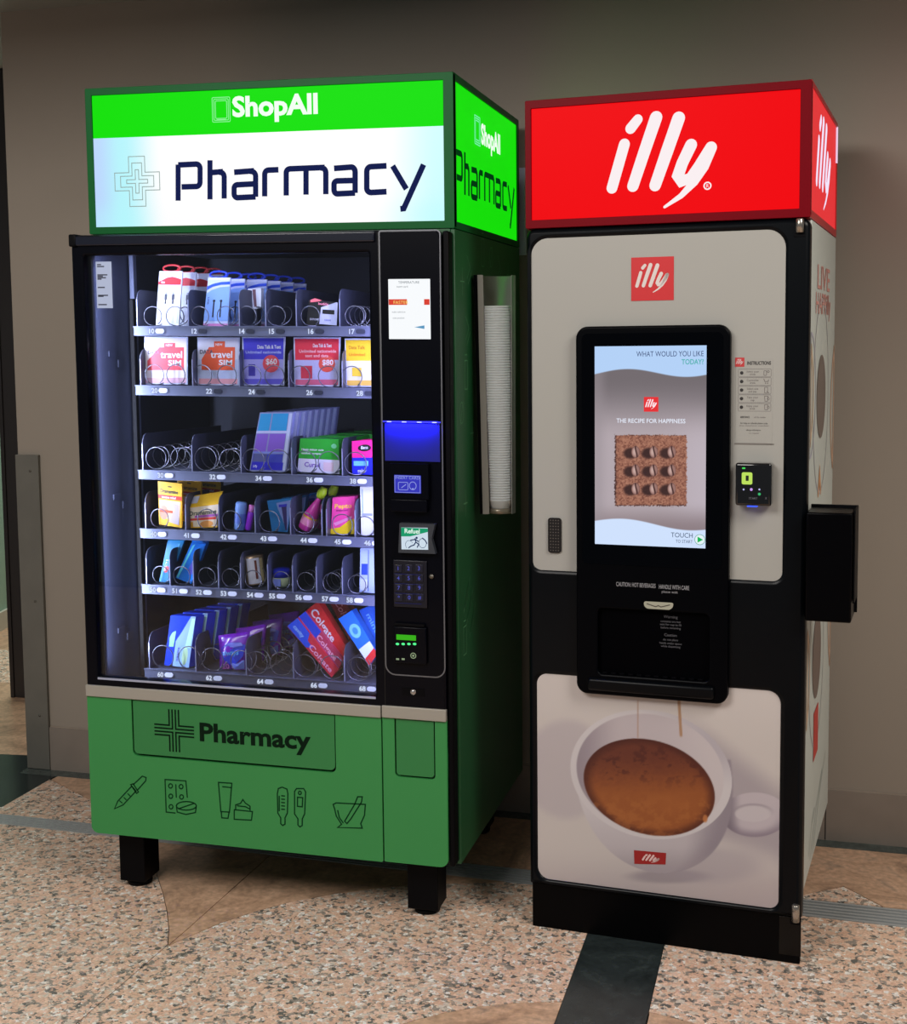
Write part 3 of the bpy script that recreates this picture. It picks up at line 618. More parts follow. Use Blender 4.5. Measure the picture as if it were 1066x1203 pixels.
P1('lettering', b, mat('green_black_lit', (0,0,0,1), .6, emit=rgb(4,56,18), es=1, spec=0), sp_)
def cross(b, c, s, y, w, fn=None):
    for k, (A, T) in enumerate(((1.0,.36),(.74,.22),(.47,.075))):
        A *= s; T *= s
        pts = [(-T,A),(T,A),(T,T),(A,T),(A,-T),(T,-T),(T,-A),(-T,-A),(-T,-T),(-A,-T),(-A,T),(-T,T)]
        b.stroke([(c[0]+p[0], c[1]+p[1]) for p in pts], w, y, closed=True)
b = B(); cc_ = at1(160.5, 213, 0); cross(b, cc_, .066, .0033, .0011); P1('cross_mark', b, mat('grey_green_print', rgb(120,140,138), .5, emit=rgb(120,140,138), es=.5), wp)
b = B(); a, c = at1(272.5, 135.5, 0), at1(373, 133, 0); b.text('ShopAll', a[0], a[1]-.002, .071, .0032, bold=.035, fit=c[0]-a[0]); P1('lettering', b, emi('lit_white', rgb(240,255,240), 1), gp_)
b = B(); a, c = at1(248.5, 114.5, 0), at1(270, 142.5, 0)
for k in (0, .0045, .009): b.stroke(rrect(a[0]+k, c[0]-k, c[1]+k, a[1]-k, .003), .0010, .0033, closed=True)
b.box(a[0]+.012, c[0]-.012, .0031, .0033, c[1]+.004, c[1]+.007)
P1('kiosk_mark', b, emi('lit_pale_green', rgb(140,240,150), 1), gp_)
b = B(); a, c = side1(567.5, 176), side1(591, 182); sy, sz = a[0], 2.095
b.text('ShopAll', .31, 2.086, .075, 0, bold=.04, fit=.235, fn=lambda y, z: (sx1-.0035, y, z)); P1('lettering', b, MATS['lit_white'], sp_)
b = B()
for k in (0, .006, .012): b.stroke(rrect(.235+k, .30-k, 2.075+k, 2.15-k, .004), .0016, 0, closed=True, fn=lambda y, z: (sx1-.0035, y, z))
P1('kiosk_mark', b, emi('lit_mint', rgb(120,240,170), 1), sp_)

# ------------------------------------------------------------ trays, dividers, coils
YT = .07
wire = mat('coil_wire', rgb(120,122,134), .3, .9); traym = mat('tray_grey', rgb(100,106,130), .45, .35); divm = mat('divider_grey', rgb(72,76,94), .35, .2); num = glow(225,232,250,1); pill = mat('pill_white', rgb(205,212,235), .4, emit=rgb(205,212,235), es=.35)  # tray numbers and white tabs emit, standing in for case light on them
def xt(u, v, y=YT): return at1(u, v, y)[0]
TR = [ # strip top z, strip bottom z, divider pixels, coil (px, r, turns), labels, row v
 (1.584,1.557,[161,221,281,312,348,399],[(180,.0265,5),(206,.0265,5),(235,.0265,5),(266,.0265,5),(291,.0265,4),(325,.0265,4),(365,.0265,4),(417,.0265,12)],[(178,'10'),(228,'12'),(284,'14'),(319,'15'),(365,'16'),(413,'17')],369,384),
 (1.421,1.393,[165,226,281,339,402],[(182,.0280,5),(207,.0280,5),(238,.0280,5),(267,.0280,5),(296,.0280,5),(323,.0280,5),(353,.0280,5),(386,.0280,5),(414,.0280,5)],[(182,'20'),(246,'22'),(296,'24'),(364,'26'),(423,'28')],440,454),
 (1.185,1.158,[167.5,225.5,283,342.5,402],[(184,.0310,10),(213,.0310,10),(242,.0330,10),(271,.0310,10),(298,.0320,6),(328,.0320,6),(359,.0310,6),(387,.0310,6),(418,.0310,6)],[(189,'30'),(250,'32'),(304,'34'),(364,'36'),(415,'38')],540,556),
 (1.020,.992,[171,218,257,299.5,341,378,383.5,417],[(188,.0270,4),(244,.0290,4),(272,.0280,7),(317,.0300,5),(357,.0300,4),(402.5,.0290,5),(429,.0270,5)],[(181,'40'),(220,'41'),(263,'42'),(310,'43'),(357,'44'),(397,'45'),(432,'46')],609,625),
 (.862,.834,[172,199.5,227,256.5,282.5,314.5,343.5,371.5,402],[(189.5,.0250,5),(214,.0255,5),(243.5,.0260,7),(271.5,.0260,7),(298,.0250,6),(331,.0255,6),(360,.0260,8),(390.5,.0265,14),(419.5,.0255,9)],[(180,'50'),(206,'51'),(234,'52'),(263,'53'),(294,'54'),(320,'55'),(351,'56'),(382,'57'),(411,'58')],677,690),
 (.621,.592,[175.5,230,289,344.5,404.5],[(192,.0320,5),(223,.0330,5),(250,.0330,6),(284,.0320,6),(302,.0320,10),(331,.0330,10),(358.5,.0320,8),(390.5,.0330,6),(421,.0330,12)],[(189,'60'),(246,'62'),(306,'64'),(369,'66'),(426,'68')],776,793)]
TXL, TXR = -.128, .560
TRAYZ = [t[0] for t in TR]
for ti, (z1, z0, dv, cl_, lb, cv, lv) in enumerate(TR):
    b = B(); b.box(TXL, TXR, YT-.003, YT, z0, z1, .001, 1); b.box(TXL, TXR, YT, .60, z1-.006, z1-.004); b.box(TXL, TXR, YT-.006, YT-.003, z1-.003, z1, 0)
    tray = P1('tray', b, traym)
    for u in dv:
        x = xt(u, lv-6); b = B(); H = .100
        prof = [(YT+.003, z1-.004), (.59, z1-.004), (.59, z1+H*.9)] + [(YT+.03+.027*math.cos(t), z1+H-.027+.027*math.sin(t)) for t in (math.radians(90+15*k) for k in range(7))]
        v0 = [b.bm.verts.new((x-.0009, p, q)) for p, q in prof]; v1 = [b.bm.verts.new((x+.0009, p, q)) for p, q in prof]; n = len(prof)
        b._f(v0); b._f(v1[::-1])
        for i in range(n): b._f([v0[i], v1[i], v1[(i+1)%n], v0[(i+1)%n]])
        dv_ = P1('divider', b, divm, tray)
        b = B(); b.box(x-.0013, x+.0013, YT+.0015, YT+.0032, z1-.002, z1+H-.028); 
        P1('divider_edge', b, mat('divider_edge', rgb(150,156,184), .3, .3), tray)
    for u, r, tn in cl_:
        x = xt(u, cv, YT+.012); zc = z1+r+.001; N = 20; pts = []
        for k in range(tn*N+1):
            t = 2*math.pi*k/N; yy_ = YT+.010+ (.50/tn)*max(0, k/N-.8) if k > .8*N else YT+.010
            pts.append((x+r*math.sin(t+.6), yy_, zc-r*math.cos(t+.6)))
        b = B(); b.tube(pts, .00155, 5); P1('coil', b, wire, tray)
    for u, s_ in lb:
        xx_, zz_ = at1(u, lv+ti*.2, YT-.004); b = B(); b.text(s_, xx_, (z0+z1)/2-.0065, .0185, YT-.0066, 'CENTER', bold=.03); P1('tray_number', b, num, tray)
    for u, s_ in lb:
        xx_, _z = at1(u, lv, YT-.004); b = B()
        b.prism(rrect(xx_+.013, xx_+.038, (z0+z1)/2-.0062, (z0+z1)/2+.0062, .006, 4), YT-.0072, YT-.003)
        P1('price_tab', b, pill if ti > 1 or s_ in ('10','20') else mat('pill_dark', rgb(40,44,60), .4), tray)

# ------------------------------------------------------------ goods in the trays
GY = YT+.03
def pos1(u, v, y=GY): x, z = at1(u, v, y); return Vector((x, y, z - K1*(x-.3)))
class Pack:
    """a carton or packet whose front face is a leaning quad; decorations use u,v in 0..1 (v down)"""
    def __init__(s, name, label, cat, px, depth, m, y=GY, dx=0, group=None, front='carton', rear_drop=0, lean=0, z0=None):
        q = [pos1(*p, y) for p in px]                     # tl, tr, br, bl
        if z0 is not None:
            lo = min(q[2].z - (z0-K1*(q[2].x-.3)), q[3].z - (z0-K1*(q[3].x-.3)))
            for p in q: p.z -= lo-.0006
        q[0].y += lean; q[1].y += lean
        base = (q[2]+q[3])/2 + Vector((0, depth/2, 0)); base.z = min(q[2].z, q[3].z)
        s.root = empty(name, base, label=label, cat=cat, group=group); s.b0 = base; s.q = [p-base for p in q]
        off = Vector((dx, depth, 0))
        if m is not None:
            b = B(); fr_ = [s.q[3], s.q[2], s.q[1], s.q[0]]; b.hexa(fr_+[p+off+Vector((0,0,-rear_drop if i > 1 else 0)) for i, p in enumerate(fr_)]); s.body = b.build(front, m, s.root)
        else: s.body = s.root
        n = (s.q[1]-s.q[0]).cross(s.q[3]-s.q[0]).normalized(); s.n = n if n.y < 0 else -n
    def P(s, u, v, k=1):
        a = s.q[0].lerp(s.q[1], u); c = s.q[3].lerp(s.q[2], u); return a.lerp(c, v) + s.n*(.0004*k)
    def poly(s, name, pts, m, k=1):
        b = B(); b.quad([s.P(u, v, k) for u, v in pts]); b.build(name, m, s.body); return s
    def rect(s, name, u0, v0, u1, v1, m, k=1): return s.poly(name, [(u0,v1),(u1,v1),(u1,v0),(u0,v0)], m, k)
    def ellipse(s, name, u, v, ru, rv, m, k=1): return s.poly(name, [(u+ru*math.cos(2*math.pi*i/16), v+rv*math.sin(2*math.pi*i/16)) for i in range(16)], m, k)
    def text(s, body, u, v, size, m, k=2, fit=None, vert=False, bold=.02):   # size in v units, anchor baseline-left
        b = B(); me = text_mesh(body, 'LEFT', bold); xs = [q.co.x for q in me.vertices]; wd = max(xs)-min(xs)
        su = fit/wd if fit else size
        f = (lambda c: s.P(u + c.y*size, v + c.x*su, k)) if vert else (lambda c: s.P(u + (c.x-min(xs))*su, v - c.y*size, k))
        b.mesh(me, f); b.build('lettering', m, s.body); return s
def clone(root, off, label, group=None):
    r = root.copy(); C.objects.link(r); r.location = root.location + Vector(off); r['label'] = label
    if group: r['group'] = group
    def rec(a, b_):
        for ch in a.children:
            c = ch.copy(); C.objects.link(c); c.parent = b_; rec(ch, c)
    rec(root, r); return r
ORD = ['first', 'second', 'third', 'fourth', 'fifth', 'sixth', 'seventh', 'eighth']
W_ = ink(226,230,240); RED = ink(206,36,48); BLK = ink(14,15,20); BLU = ink(20,60,190)
def queue(root, n, off, what, group, start=1):
    for k in range(start, n+1): clone(root, Vector(off)*k, '%s, %s from the glass in its row' % (what, ORD[k]), group)

# tray 1: cable packs and a small black carton
def hook_loop(px, m, y, r=.0028):
    pts = [pos1(*p, y) for p in px]; return pts
pk = Pack('cable_pack', 'white cable pack with a red band and red hook, first in its row', 'cable pack', [(186.5,318),(213.5,318),(210,382.5),(183,382)], .006, W_, group='red and white cable packs', z0=TRAYZ[0], lean=.004)
pk.poly('red_band', [(0,.25),(.98,.25),(.98,.15),(.78,.12),(.58,.10),(.35,.12),(.12,.17),(0,.19)], RED)
pk.text('iSimple', .12, .22, .055, W_); pk.text('Cable', .1, .06, .04, ink(90,94,110))
for u in (.36, .68): pk.rect('plug_print', u-.06, .42, u+.06, .52, ink(60,64,78)).rect('plug_tip_print', u-.035, .38, u+.035, .42, ink(150,154,165)).rect('wire_print', u-.04, .52, u+.03, .60, ink(40,44,56))
pk.rect('side_strip_print', .9, .3, .94, .95, ink(190,196,214))
b = B(); tp = pk.P(.5, 0); pts = []
for k in range(18): t = 2*math.pi*k/18; pts.append(tp+Vector((.026*math.cos(t)+.002, .004, .008+.009*math.sin(t))))
b.tube(pts, .0030, 6, closed=True); b.build('hook_loop', mat('red_plastic', rgb(196,40,44), .35), pk.root)
queue(pk.root, 3, (.006,.075,0), 'white cable pack with a red band', 'red and white cable packs')
BL2 = mat('blue_plastic', rgb(24,60,190), .35)
def blue_pack(px, label, y, n, off, what):
    p = Pack('cable_pack', label, 'cable pack', px, .006, ink(190,200,232), y=y, group='blue and white cable packs', z0=TRAYZ[0], lean=.004)
    p.poly('blue_wave', [(0,.26),(.25,.19),(.6,.15),(1,.14),(1,.08),(.6,.09),(.25,.13),(0,.18)], ink(30,80,220)); p.rect('top_band', 0,.0,1,.05, ink(220,226,246))
    p.poly('light_blue_panel', [(0,.9),(1,.9),(1,.18),(.55,.2),(.2,.26),(0,.33)], ink(120,158,216), .6); p.rect('pink_foot', 0,.95,1,1, ink(196,120,176))
    for u in (.36,.66): p.rect('wire_print', u-.03,.5,u+.03,.82, BLK).ellipse('plug_print', u,.48,.06,.025, BLK)
    p.text('USB', .08, .40, .09, ink(60,66,96), vert=True)
    b = B(); tp = p.P(.45, 0); pts = []
    for k in range(18): t = 2*math.pi*k/18; pts.append(tp+Vector((.026*math.cos(t), .004, .008+.009*math.sin(t))))
    b.tube(pts, .0032, 6, closed=True); b.build('hook_loop', BL2, p.root)
    queue(p.root, n, off, what, 'blue and white cable packs'); return p
blue_pack([(244,323),(270,323),(267.5,380),(238.5,380)], 'blue and white cable pack with blue hook, first behind the glass', GY, 2, (.012,.07,-.001), 'blue and white cable pack in the wide slot')
blue_pack([(290,326),(313,326),(311,381),(286,381)], 'blue and white cable pack leaning back in the next slot', GY+.12, 3, (.016,.06,-.002), 'blue and white cable pack in the narrow slot')
pk = Pack('adapter_pack', 'small white adapter pack with a brown plug picture, beneath the blue hooks', 'adapter', [(291,339),(307,338.5),(306.5,362),(295,363.5)], .02, W_, y=GY+.06)
pk.rect('plug_print', .35, .05, .6, .9, ink(120,84,92)); pk.rect('edge_print', .12,.1,.24,.9, ink(150,150,165)); 
pk.root.location.z -= 0
b = B(); b.box(-.004,.004,-.012,.012, -(pk.b0.z-(TRAYZ[0]-K1*(pk.b0.x-.3)))+.0008, .001); b.build('pack_foot', ink(40,44,60), pk.root)
pk = Pack('earphone_pack', 'black and white carton with a pink flash, alone beside the empty end slot', 'carton', [(363,350),(397,353),(396,381),(360,379.5)], .05, mat('black_card', rgb(16,17,24), .4), z0=TRAYZ[0])
pk.poly('white_panel', [(.42,.94),(.99,.97),(1,.02),(.96,.0),(.44,.26)], ink(196,200,232)); pk.poly('black_label', [(.50,.52),(.90,.52),(.90,.34),(.50,.34)], BLK, 2)
pk.poly('pink_flash', [(.06,.10),(.38,.02),(.46,-.02),(.20,-.08),(.06,.0)], ink(236,110,120)); pk.text('buddy', .34, .16, .14, ink(236,140,160)); pk.text('EARPHONES', .10, .80, .11, ink(200,204,224), fit=.3); pk.text('case', .58, .80, .13, ink(120,124,180))
# tray 2: five flat clamshell cards
def card(px, label, cols, words, big, shape=None):
    p = Pack('travel_card', label, 'gift card', px, .004, mat('clear_shell', rgb(196,204,232), .25, coat=.4), z0=TRAYZ[1], group='flat blister cards on the second tray')
    top, lowc, foot = cols
    p.rect('upper_print', .03,.03,.97,.46, top); p.rect('lower_print', .03,.46,.97,.86, lowc); p.rect('foot_print', .03,.86,.97,.97, foot)
    return p
c1 = ink(236,226,236); pk = card([(170,397),(220.5,397),(220.5,453),(169,453)], 'pinkish white travel card with a red shape, first from the left in its tray', (c1, c1, ink(214,170,190)), 0, 0)
pk.poly('red_shape', [(.08,.70),(.92,.70),(.92,.22),(.72,.22),(.72,.13),(.46,.13),(.46,.22),(.35,.22),(.08,.5)], ink(232,84,96), 2); pk.text('travel', .38, .44, .20, W_, 3, fit=.5); pk.text('SIM', .56, .60, .16, W_, 3, fit=.3); pk.text('NEW', .50,.20,.07,W_,3); pk.text('DATA', .09,.36,.10, ink(110,100,130), 3)
pk = card([(232,397),(281.5,397),(280.5,453.5),(232.5,453)], 'white travel card with an orange shape, second from the left', (ink(206,206,226), ink(178,188,222), ink(214,150,160)), 0, 0)
pk.poly('orange_shape', [(.10,.68),(.90,.68),(.90,.20),(.66,.20),(.66,.08),(.40,.08),(.40,.20),(.28,.20),(.10,.46)], ink(226,84,44), 2); pk.text('travel', .32, .42, .20, W_, 3, fit=.52); pk.text('SIM', .52, .57, .15, W_, 3, fit=.32); pk.text('NEW', .44,.17,.07,W_,3); pk.text('DATA', .06,.34,.12, ink(70,66,90), 3)
pk = card([(284.5,396.5),(335,396.5),(334,454),(286,454)], 'blue and violet card with a red 60 badge, between orange and red cards', (ink(62,56,206), ink(160,158,232), ink(90,80,196)), 0, 0)
pk.text('Data Talk & Text', .36, .24, .10, W_, 3, fit=.55); pk.text('Unlimited nationwide', .08, .34, .08, ink(180,190,250), 3, fit=.84); pk.ellipse('red_badge', .68,.55,.20,.18, ink(226,74,92), 2); pk.text('$60', .56,.56,.16, W_, 3, fit=.26); pk.rect('phone_print', .14,.56,.30,.80, ink(60,50,170), 2)
pk = card([(345,397),(400,397),(399,454.5),(346,454.5)], 'red and pale card with an 80 badge, fourth in its tray', (ink(224,44,70), ink(184,184,226), ink(208,96,130)), 0, 0)
pk.text('Data Talk & Text', .42, .20, .10, W_, 3, fit=.4); pk.text('Unlimited nationwide', .12, .31, .09, ink(250,190,200), 3, fit=.8); pk.text('text and data', .25,.40,.08, ink(250,190,200), 3, fit=.5); pk.ellipse('orange_badge', .72,.54,.18,.17, ink(226,84,72), 2); pk.text('$80', .62,.56,.15, W_, 3, fit=.24); pk.rect('phone_print', .15,.58,.40,.84, ink(204,52,76), 2)
pk = card([(405,398),(444,398),(444,455),(407,455)], 'yellow and white card half hidden by the black door column', (ink(240,200,40), ink(232,230,220), ink(236,190,90)), 0, 0)
pk.text('Data Talk', .12, .22, .10, ink(190,120,30), 3, fit=.5); pk.text('Unlimited', .12,.36,.09, ink(220,130,30), 3, fit=.5); pk.rect('phone_print', .2,.6,.5,.78, ink(236,200,60), 2)
# tray 3: tissue packs, green cartons, pink box
clear = mat('clear_wrap', rgb(150,156,206), .25, coat=.6)
pk = Pack('tissue_pack', 'tall wrapped tissue pack with blue, violet and indigo blocks, first in its row', 'tissue pack', [(304.5,485),(344,484.5),(336,555),(293,554)], .018, clear, z0=TRAYZ[2], lean=.006, group='wrapped tissue packs on the third tray')
for (v0, v1, cl_) in ((.02,.31,ink(34,150,206)),(.36,.66,ink(134,92,206)),(.70,.96,ink(60,70,196))):
    for (u0, u1) in ((.03,.36),(.40,.86)): pk.rect('tissue_block', u0, v0, u1, v1, cl_)
pk.rect('wrap_band', 0,.31,.9,.35, ink(190,196,236)); pk.rect('wrap_band', 0,.66,.9,.69, ink(130,150,230)); pk.rect('indigo_block', .03,.84,.9,.97, ink(38,34,200), 2); pk.rect('grey_block', .05,.70,.42,.83, ink(90,96,150), 2); pk.text('3-Ply', .08,.93,.06, W_, 3); pk.rect('white_edge', .88,.02,.97,.97, ink(190,200,230), 1.5)
queue(pk.root, 7, (.0085,.027,.0006), 'wrapped tissue pack with blue and violet blocks', 'wrapped tissue packs on the third tray')
GRN = mat('green_card', rgb(30,168,44), .45)
pk = Pack('bandage_carton', 'green and white carton, first in its row on the third tray', 'carton', [(352,513),(397,514),(399,554.5),(349.5,551.5)], .075, GRN, z0=TRAYZ[2], lean=.005, dx=.012, group='green and white cartons')
pk.rect('white_band', 0,.60,1,1, ink(220,220,238)); pk.text('Heals minor cuts', .06,.35,.085, W_, fit=.56, k=2); pk.text('outdoor scrapes', .06,.46,.085, W_, fit=.5); pk.text('Curad', .16,.84,.20, ink(110,56,186), fit=.38); pk.ellipse('round_mark', .88,.2,.07,.07, ink(120,220,160)); pk.rect('pale_print', .62,.68,.86,.94, ink(226,200,214), 2)
queue(pk.root, 3, (.022,.085,.001), 'green and white carton', 'green and white cartons')
pk = Pack('pink_carton', 'hot pink and royal blue carton cut off by the black column', 'carton', [(413.5,517),(446,515),(446,557),(414,556)], .07, mat('pink_card', rgb(236,34,140), .4), z0=TRAYZ[2], dx=.01)
pk.rect('blue_band', 0,.50,1,1, ink(24,30,200)); pk.ellipse('black_label', .46,.22,.24,.10, BLK, 2); pk.text('Bena', .34,.25,.13, W_, 3); pk.rect('pale_label', .06,.60,.6,.74, ink(110,190,250), 2); pk.text('gels', .2,.94,.16, W_, 3)
# tray 4
YEL = mat('yellow_card', rgb(244,190,32), .4)
pk = Pack('medicine_packet', 'tall yellow medicine packet with a red stripe at the left end', 'medicine packet', [(183.6,566.5),(212,569.5),(213.5,621),(187,617)], .008, YEL, z0=TRAYZ[3], lean=.01)
pk.text('Dramamine', .10, .25, .12, ink(30,50,60), fit=.74); pk.rect('red_stripe', 0,.30,1,.39, ink(222,60,44)); pk.text('nausea relief', .16,.37,.07, W_, 3, fit=.6); pk.poly('white_panel', [(.05,.8),(.9,.9),(.95,.42),(.05,.42)], ink(238,206,170)); pk.ellipse('peach_patch', .22,.70,.2,.17, ink(240,150,120), 2); pk.rect('orange_stripe', .04,.64,.62,.70, ink(226,90,50), 3); pk.poly('lilac_sweep', [(.45,.9),(.9,.95),(.85,.5),(.55,.46),(.7,.6)], ink(196,180,206), 2); pk.rect('hang_hole', .42,.09,.58,.115, ink(60,60,40), 3)
queue(pk.root, 2, (.03,.06,.004), 'yellow medicine packet', 'yellow medicine packets')
pk = Pack('medicine_carton', 'yellow and white medicine carton lying open side up beside the yellow packet', 'carton', [(218.5,597),(257,592),(255,620.5),(220.4,621.5)], .05, YEL, z0=TRAYZ[3])
pk.rect('white_panel', .0,.05,1,.95, ink(240,222,196)); pk.text('Dramamine', .10,.42,.28, ink(40,64,60), fit=.85, k=2.5); pk.rect('lilac_stripe', .26,.44,1,.54, ink(180,90,190), 2); pk.rect('red_stripe', .02,.56,.98,.66, ink(226,70,60), 2); pk.ellipse('orange_patch', .65,.84,.22,.14, ink(236,160,80), 2); pk.rect('yellow_foot', 0,.72,.2,.98, ink(240,170,40), 2)
b = B(); f = pk.q; up = Vector((0,.03,.030)); b.hexa([f[0], f[1], f[1]+up, f[0]+up+Vector((0,0,-.003)), f[0]+Vector((0,.004,0)), f[1]+Vector((0,.004,0)), f[1]+up+Vector((0,.004,0)), f[0]+up+Vector((0,.004,-.003))]); lid = b.build('lid_flap', mat('deep_yellow_card', rgb(226,176,20), .45), pk.root)
b = B(); A_, B2 = f[0], f[1]; e_ = B2-A_; b.quad([A_+e_*.12+up*.25+Vector((0,-.0008,.0)), A_+e_*.32+up*.25+Vector((0,-.0008,.0)), A_+e_*.32+up*.85+Vector((0,-.0008,0)), A_+e_*.12+up*.85+Vector((0,-.0008,0))]); b.build('grey_square', ink(190,190,206), lid)
def flask(name, label, cat, bpx, tpx, prof, m, y=GY, cap=None, capm=None, z0=None, sq=1, group=None):
    a = pos1(*bpx, y); t = pos1(*tpx, y); 
    ax = (t-a); L = ax.length; ax.normalize(); base = a.copy()
    if z0 is not None: base.z = z0-K1*(base.x-.3)+.0008 + abs(prof[0][0])*math.sqrt(max(0, 1-ax.z**2))
    r = empty(name, base, label=label, cat=cat, group=group)
    b = B(); b.lathe([(0,0)]+[(R, h*L) for R, h in prof]+[(0, prof[-1][1]*L)], (0,0,0), ax, 20); o = b.build('body', m, r)
    if cap: b = B(); b.lathe([(0, cap[0][1]*L)]+[(R, h*L) for R, h in cap]+[(0, cap[-1][1]*L)], (0,0,0), ax, 20); b.build('cap', capm, r)
    return r, base, ax, L
def wrap_band(r, ax, L, R, h0, h1, m, name='label_band'):
    b = B(); b.lathe([(R, h0*L), (R, h1*L)], (0,0,0), ax, 20); return b.build(name, m, r)
r, *_ = flask('tube', 'light blue rounded stick standing beside a slim purple stick', 'stick', (281.5,621.5), (284,589), [(.014,.0),(.016,.04),(.0165,.5),(.0165,.93),(.013,1.0)], mat('sky_blue_plastic', rgb(120,160,230), .3), z0=TRAYZ[3])
wrap_band(r, _[1], _[2], .0169, .25, .6, ink(90,120,214))
r, *_ = flask('tube', 'slim bright purple stick leaning right of the light blue stick', 'stick', (291.5,624), (296.5,595), [(.0075,.0),(.009,.05),(.009,.7),(.008,.72)], mat('violet_plastic', rgb(150,40,220), .3), cap=[(.0084,.74),(.0084,1.0)], capm=mat('pink_cap', rgb(230,130,220), .3), z0=TRAYZ[3])
TEAL = mat('teal_card', rgb(14,110,176), .35)
pk = Pack('razor_pack', 'teal blue pack narrowing to its foot with a dark razor picture', 'razor pack', [(313,586.5),(343,583),(338,623),(319.5,622)], .02, TEAL, z0=TRAYZ[3], lean=.006, group='teal razor packs')
pk.poly('pale_panel', [(.42,.30),(.95,.96),(.98,.06),(.35,.10)], ink(120,140,210)); pk.poly('razor_print', [(.56,.20),(.78,.20),(.95,.94),(.84,.94)], ink(40,24,100), 2); pk.rect('razor_head_print', .46,.16,.8,.24, ink(40,40,190), 3)
queue(pk.root, 2, (.02,.055,.002), 'teal blue razor pack', 'teal razor packs')
pinkm = mat('pink_bottle', rgb(214,60,170), .25); lime = mat('lime_cap', rgb(176,206,34), .35)
for k in range(2):
    r, bs, ax, L = flask('lotion_bottle', ['pink lotion bottle with a lime cap, tilted across its slot', 'pink lotion bottle with a lime cap, behind the tilted front one'][k], 'bottle', (358+k*15,617.5-k*3), (381+k*13,568-k*2), [(.012,.0),(.0205,.03),(.022,.16),(.0205,.36),(.014,.56),(.0075,.70),(.007,.78)], pinkm, y=GY+.015+.06*k, cap=[(.009,.76),(.012,.80),(.013,.90),(.009,1.0)], capm=lime, z0=TRAYZ[3], group='pink lotion bottles with lime caps')
    wrap_band(r, ax, L, .0224, .14, .30, ink(240,150,200)); wrap_band(r, ax, L, .0222, .30, .34, ink(230,180,60))
pk = Pack('stomach_remedy_carton', 'pink and yellow carton beside the tilted pink bottle', 'carton', [(390.5,583.5),(416,582),(416.5,626),(388.5,626)], .055, mat('magenta_card', rgb(238,70,160), .4), z0=TRAYZ[3], dx=.004, lean=.003)
pk.poly('yellow_sweep', [(0,1),(1,1),(1,.60),(.8,.62),(.6,.72),(.38,.82),(0,.86)], ink(244,214,30)); pk.text('Pepto', .12,.30,.17, ink(250,214,60), fit=.76); pk.text('Bismol', .2,.38,.06, ink(120,20,90), fit=.5); pk.poly('pale_sweep', [(.10,.70),(.9,.52),(.9,.58),(.2,.78)], ink(240,150,200), 2)
pk = Pack('white_tube_carton', 'tall white carton beside the pink and yellow one, cut off by the door column', 'carton', [(423,569),(441,569),(441,626),(424.5,626)], .03, W_, z0=TRAYZ[3]); pk.rect('blue_line', .12,.05,.18,.55, ink(130,170,220)); pk.rect('grey_band', .1,.55,.8,.6, ink(150,160,200))
# tray 5
tw = mat('teal_wrapper', rgb(10,130,186), .3, coat=.3)
pk = Pack('wipes_packet', 'dark teal packet leaning back in the first slot of the fifth tray', 'packet', [(191.5,634),(211,634.5),(199,682.5),(187,681)], .012, tw, z0=TRAYZ[4], lean=.03); pk.text('ICE', .2,.46,.2, W_, vert=True); pk.ellipse('red_mark', .38,.70,.2,.08, ink(200,60,70)); pk.rect('pale_line', .72,.08,.80,.62, ink(90,190,220))
pk = Pack('snack_pouch', 'bright sky blue rounded pouch leaning right, beside the teal packet', 'pouch', [(221.5,639),(238.5,641),(224.5,686.5),(206.5,679.5)], .02, mat('sky_wrapper', rgb(20,128,236), .25, coat=.4), z0=TRAYZ[4], lean=.02)
pk.poly('pale_stripe', [(.02,.96),(.14,.98),(.30,.04),(.16,.08)], ink(90,220,240)); pk.ellipse('violet_mark', .72,.62,.2,.2, ink(90,90,210))
b = B(); b.tube([pk.q[0]+Vector((0,.01,-.001)), pk.q[0].lerp(pk.q[1],.5)+Vector((0,.01,.006)), pk.q[1]+Vector((0,.01,-.001))], [.008,.010,.008], 8); b.build('top_fold', MATS['sky_wrapper'], pk.root)
r, bs, ax, L = flask('food_can', 'small gold and white can tilted a little in its slot', 'can', (301,689), (297,655.5), [(.029,0),(.030,.03),(.030,.97),(.028,1.0)], mat('can_gold', rgb(168,140,110), .3, .5), z0=TRAYZ[4], y=GY+.035)
b = B(); 
e1 = Vector((1,0,0)); e1 = (e1-ax*e1.dot(ax)).normalized(); e2 = ax.cross(e1)
def curved(r, ax, L, R, a0, a1, h0, h1, m, name):
    b = B(); n = 10; A = [[b.bm.verts.new((e1*math.cos(t)+e2*math.sin(t))*R + ax*(h*L)) for t in (math.radians(a0+(a1-a0)*k/n) for k in range(n+1))] for h in (h0, h1)]
    for k in range(n): b._f([A[0][k], A[0][k+1], A[1][k+1], A[1][k]])
    return b.build(name, m, r)
sgn = -1 if e2.y > 0 else 1
curved(r, ax, L, .0304, sgn*35, sgn*105, .05, .93, ink(226,226,240), 'white_label'); curved(r, ax, L, .0306, sgn*50, sgn*62, .2, .85, ink(120,60,50), 'brown_label'); curved(r, ax, L, .0304, sgn*10, sgn*32, .1, .9, ink(226,206,150), 'cream_label')
c_ = pos1(331, 679, GY+.025); r = empty('gel_jar', (c_.x, c_.y, TRAYZ[4]-K1*(c_.x-.3)+.001), label='round jar with a blue lid and pale green body, fifth tray', cat='jar')
b = B(); b.lathe([(0,0),(.019,0),(.025,.006),(.027,.018),(.026,.028),(0,.028)], (0,0,0), (0,0,1), 24); jb = b.build('body', mat('pale_green_jar', rgb(196,210,170), .3), r)
b = B(); b.lathe([(0,.0285),(.0265,.0285),(.0265,.046),(.022,.052),(0,.053)], (0,0,0), (0,0,1), 24); b.build('lid', mat('royal_blue_lid', rgb(24,40,190), .3), r)
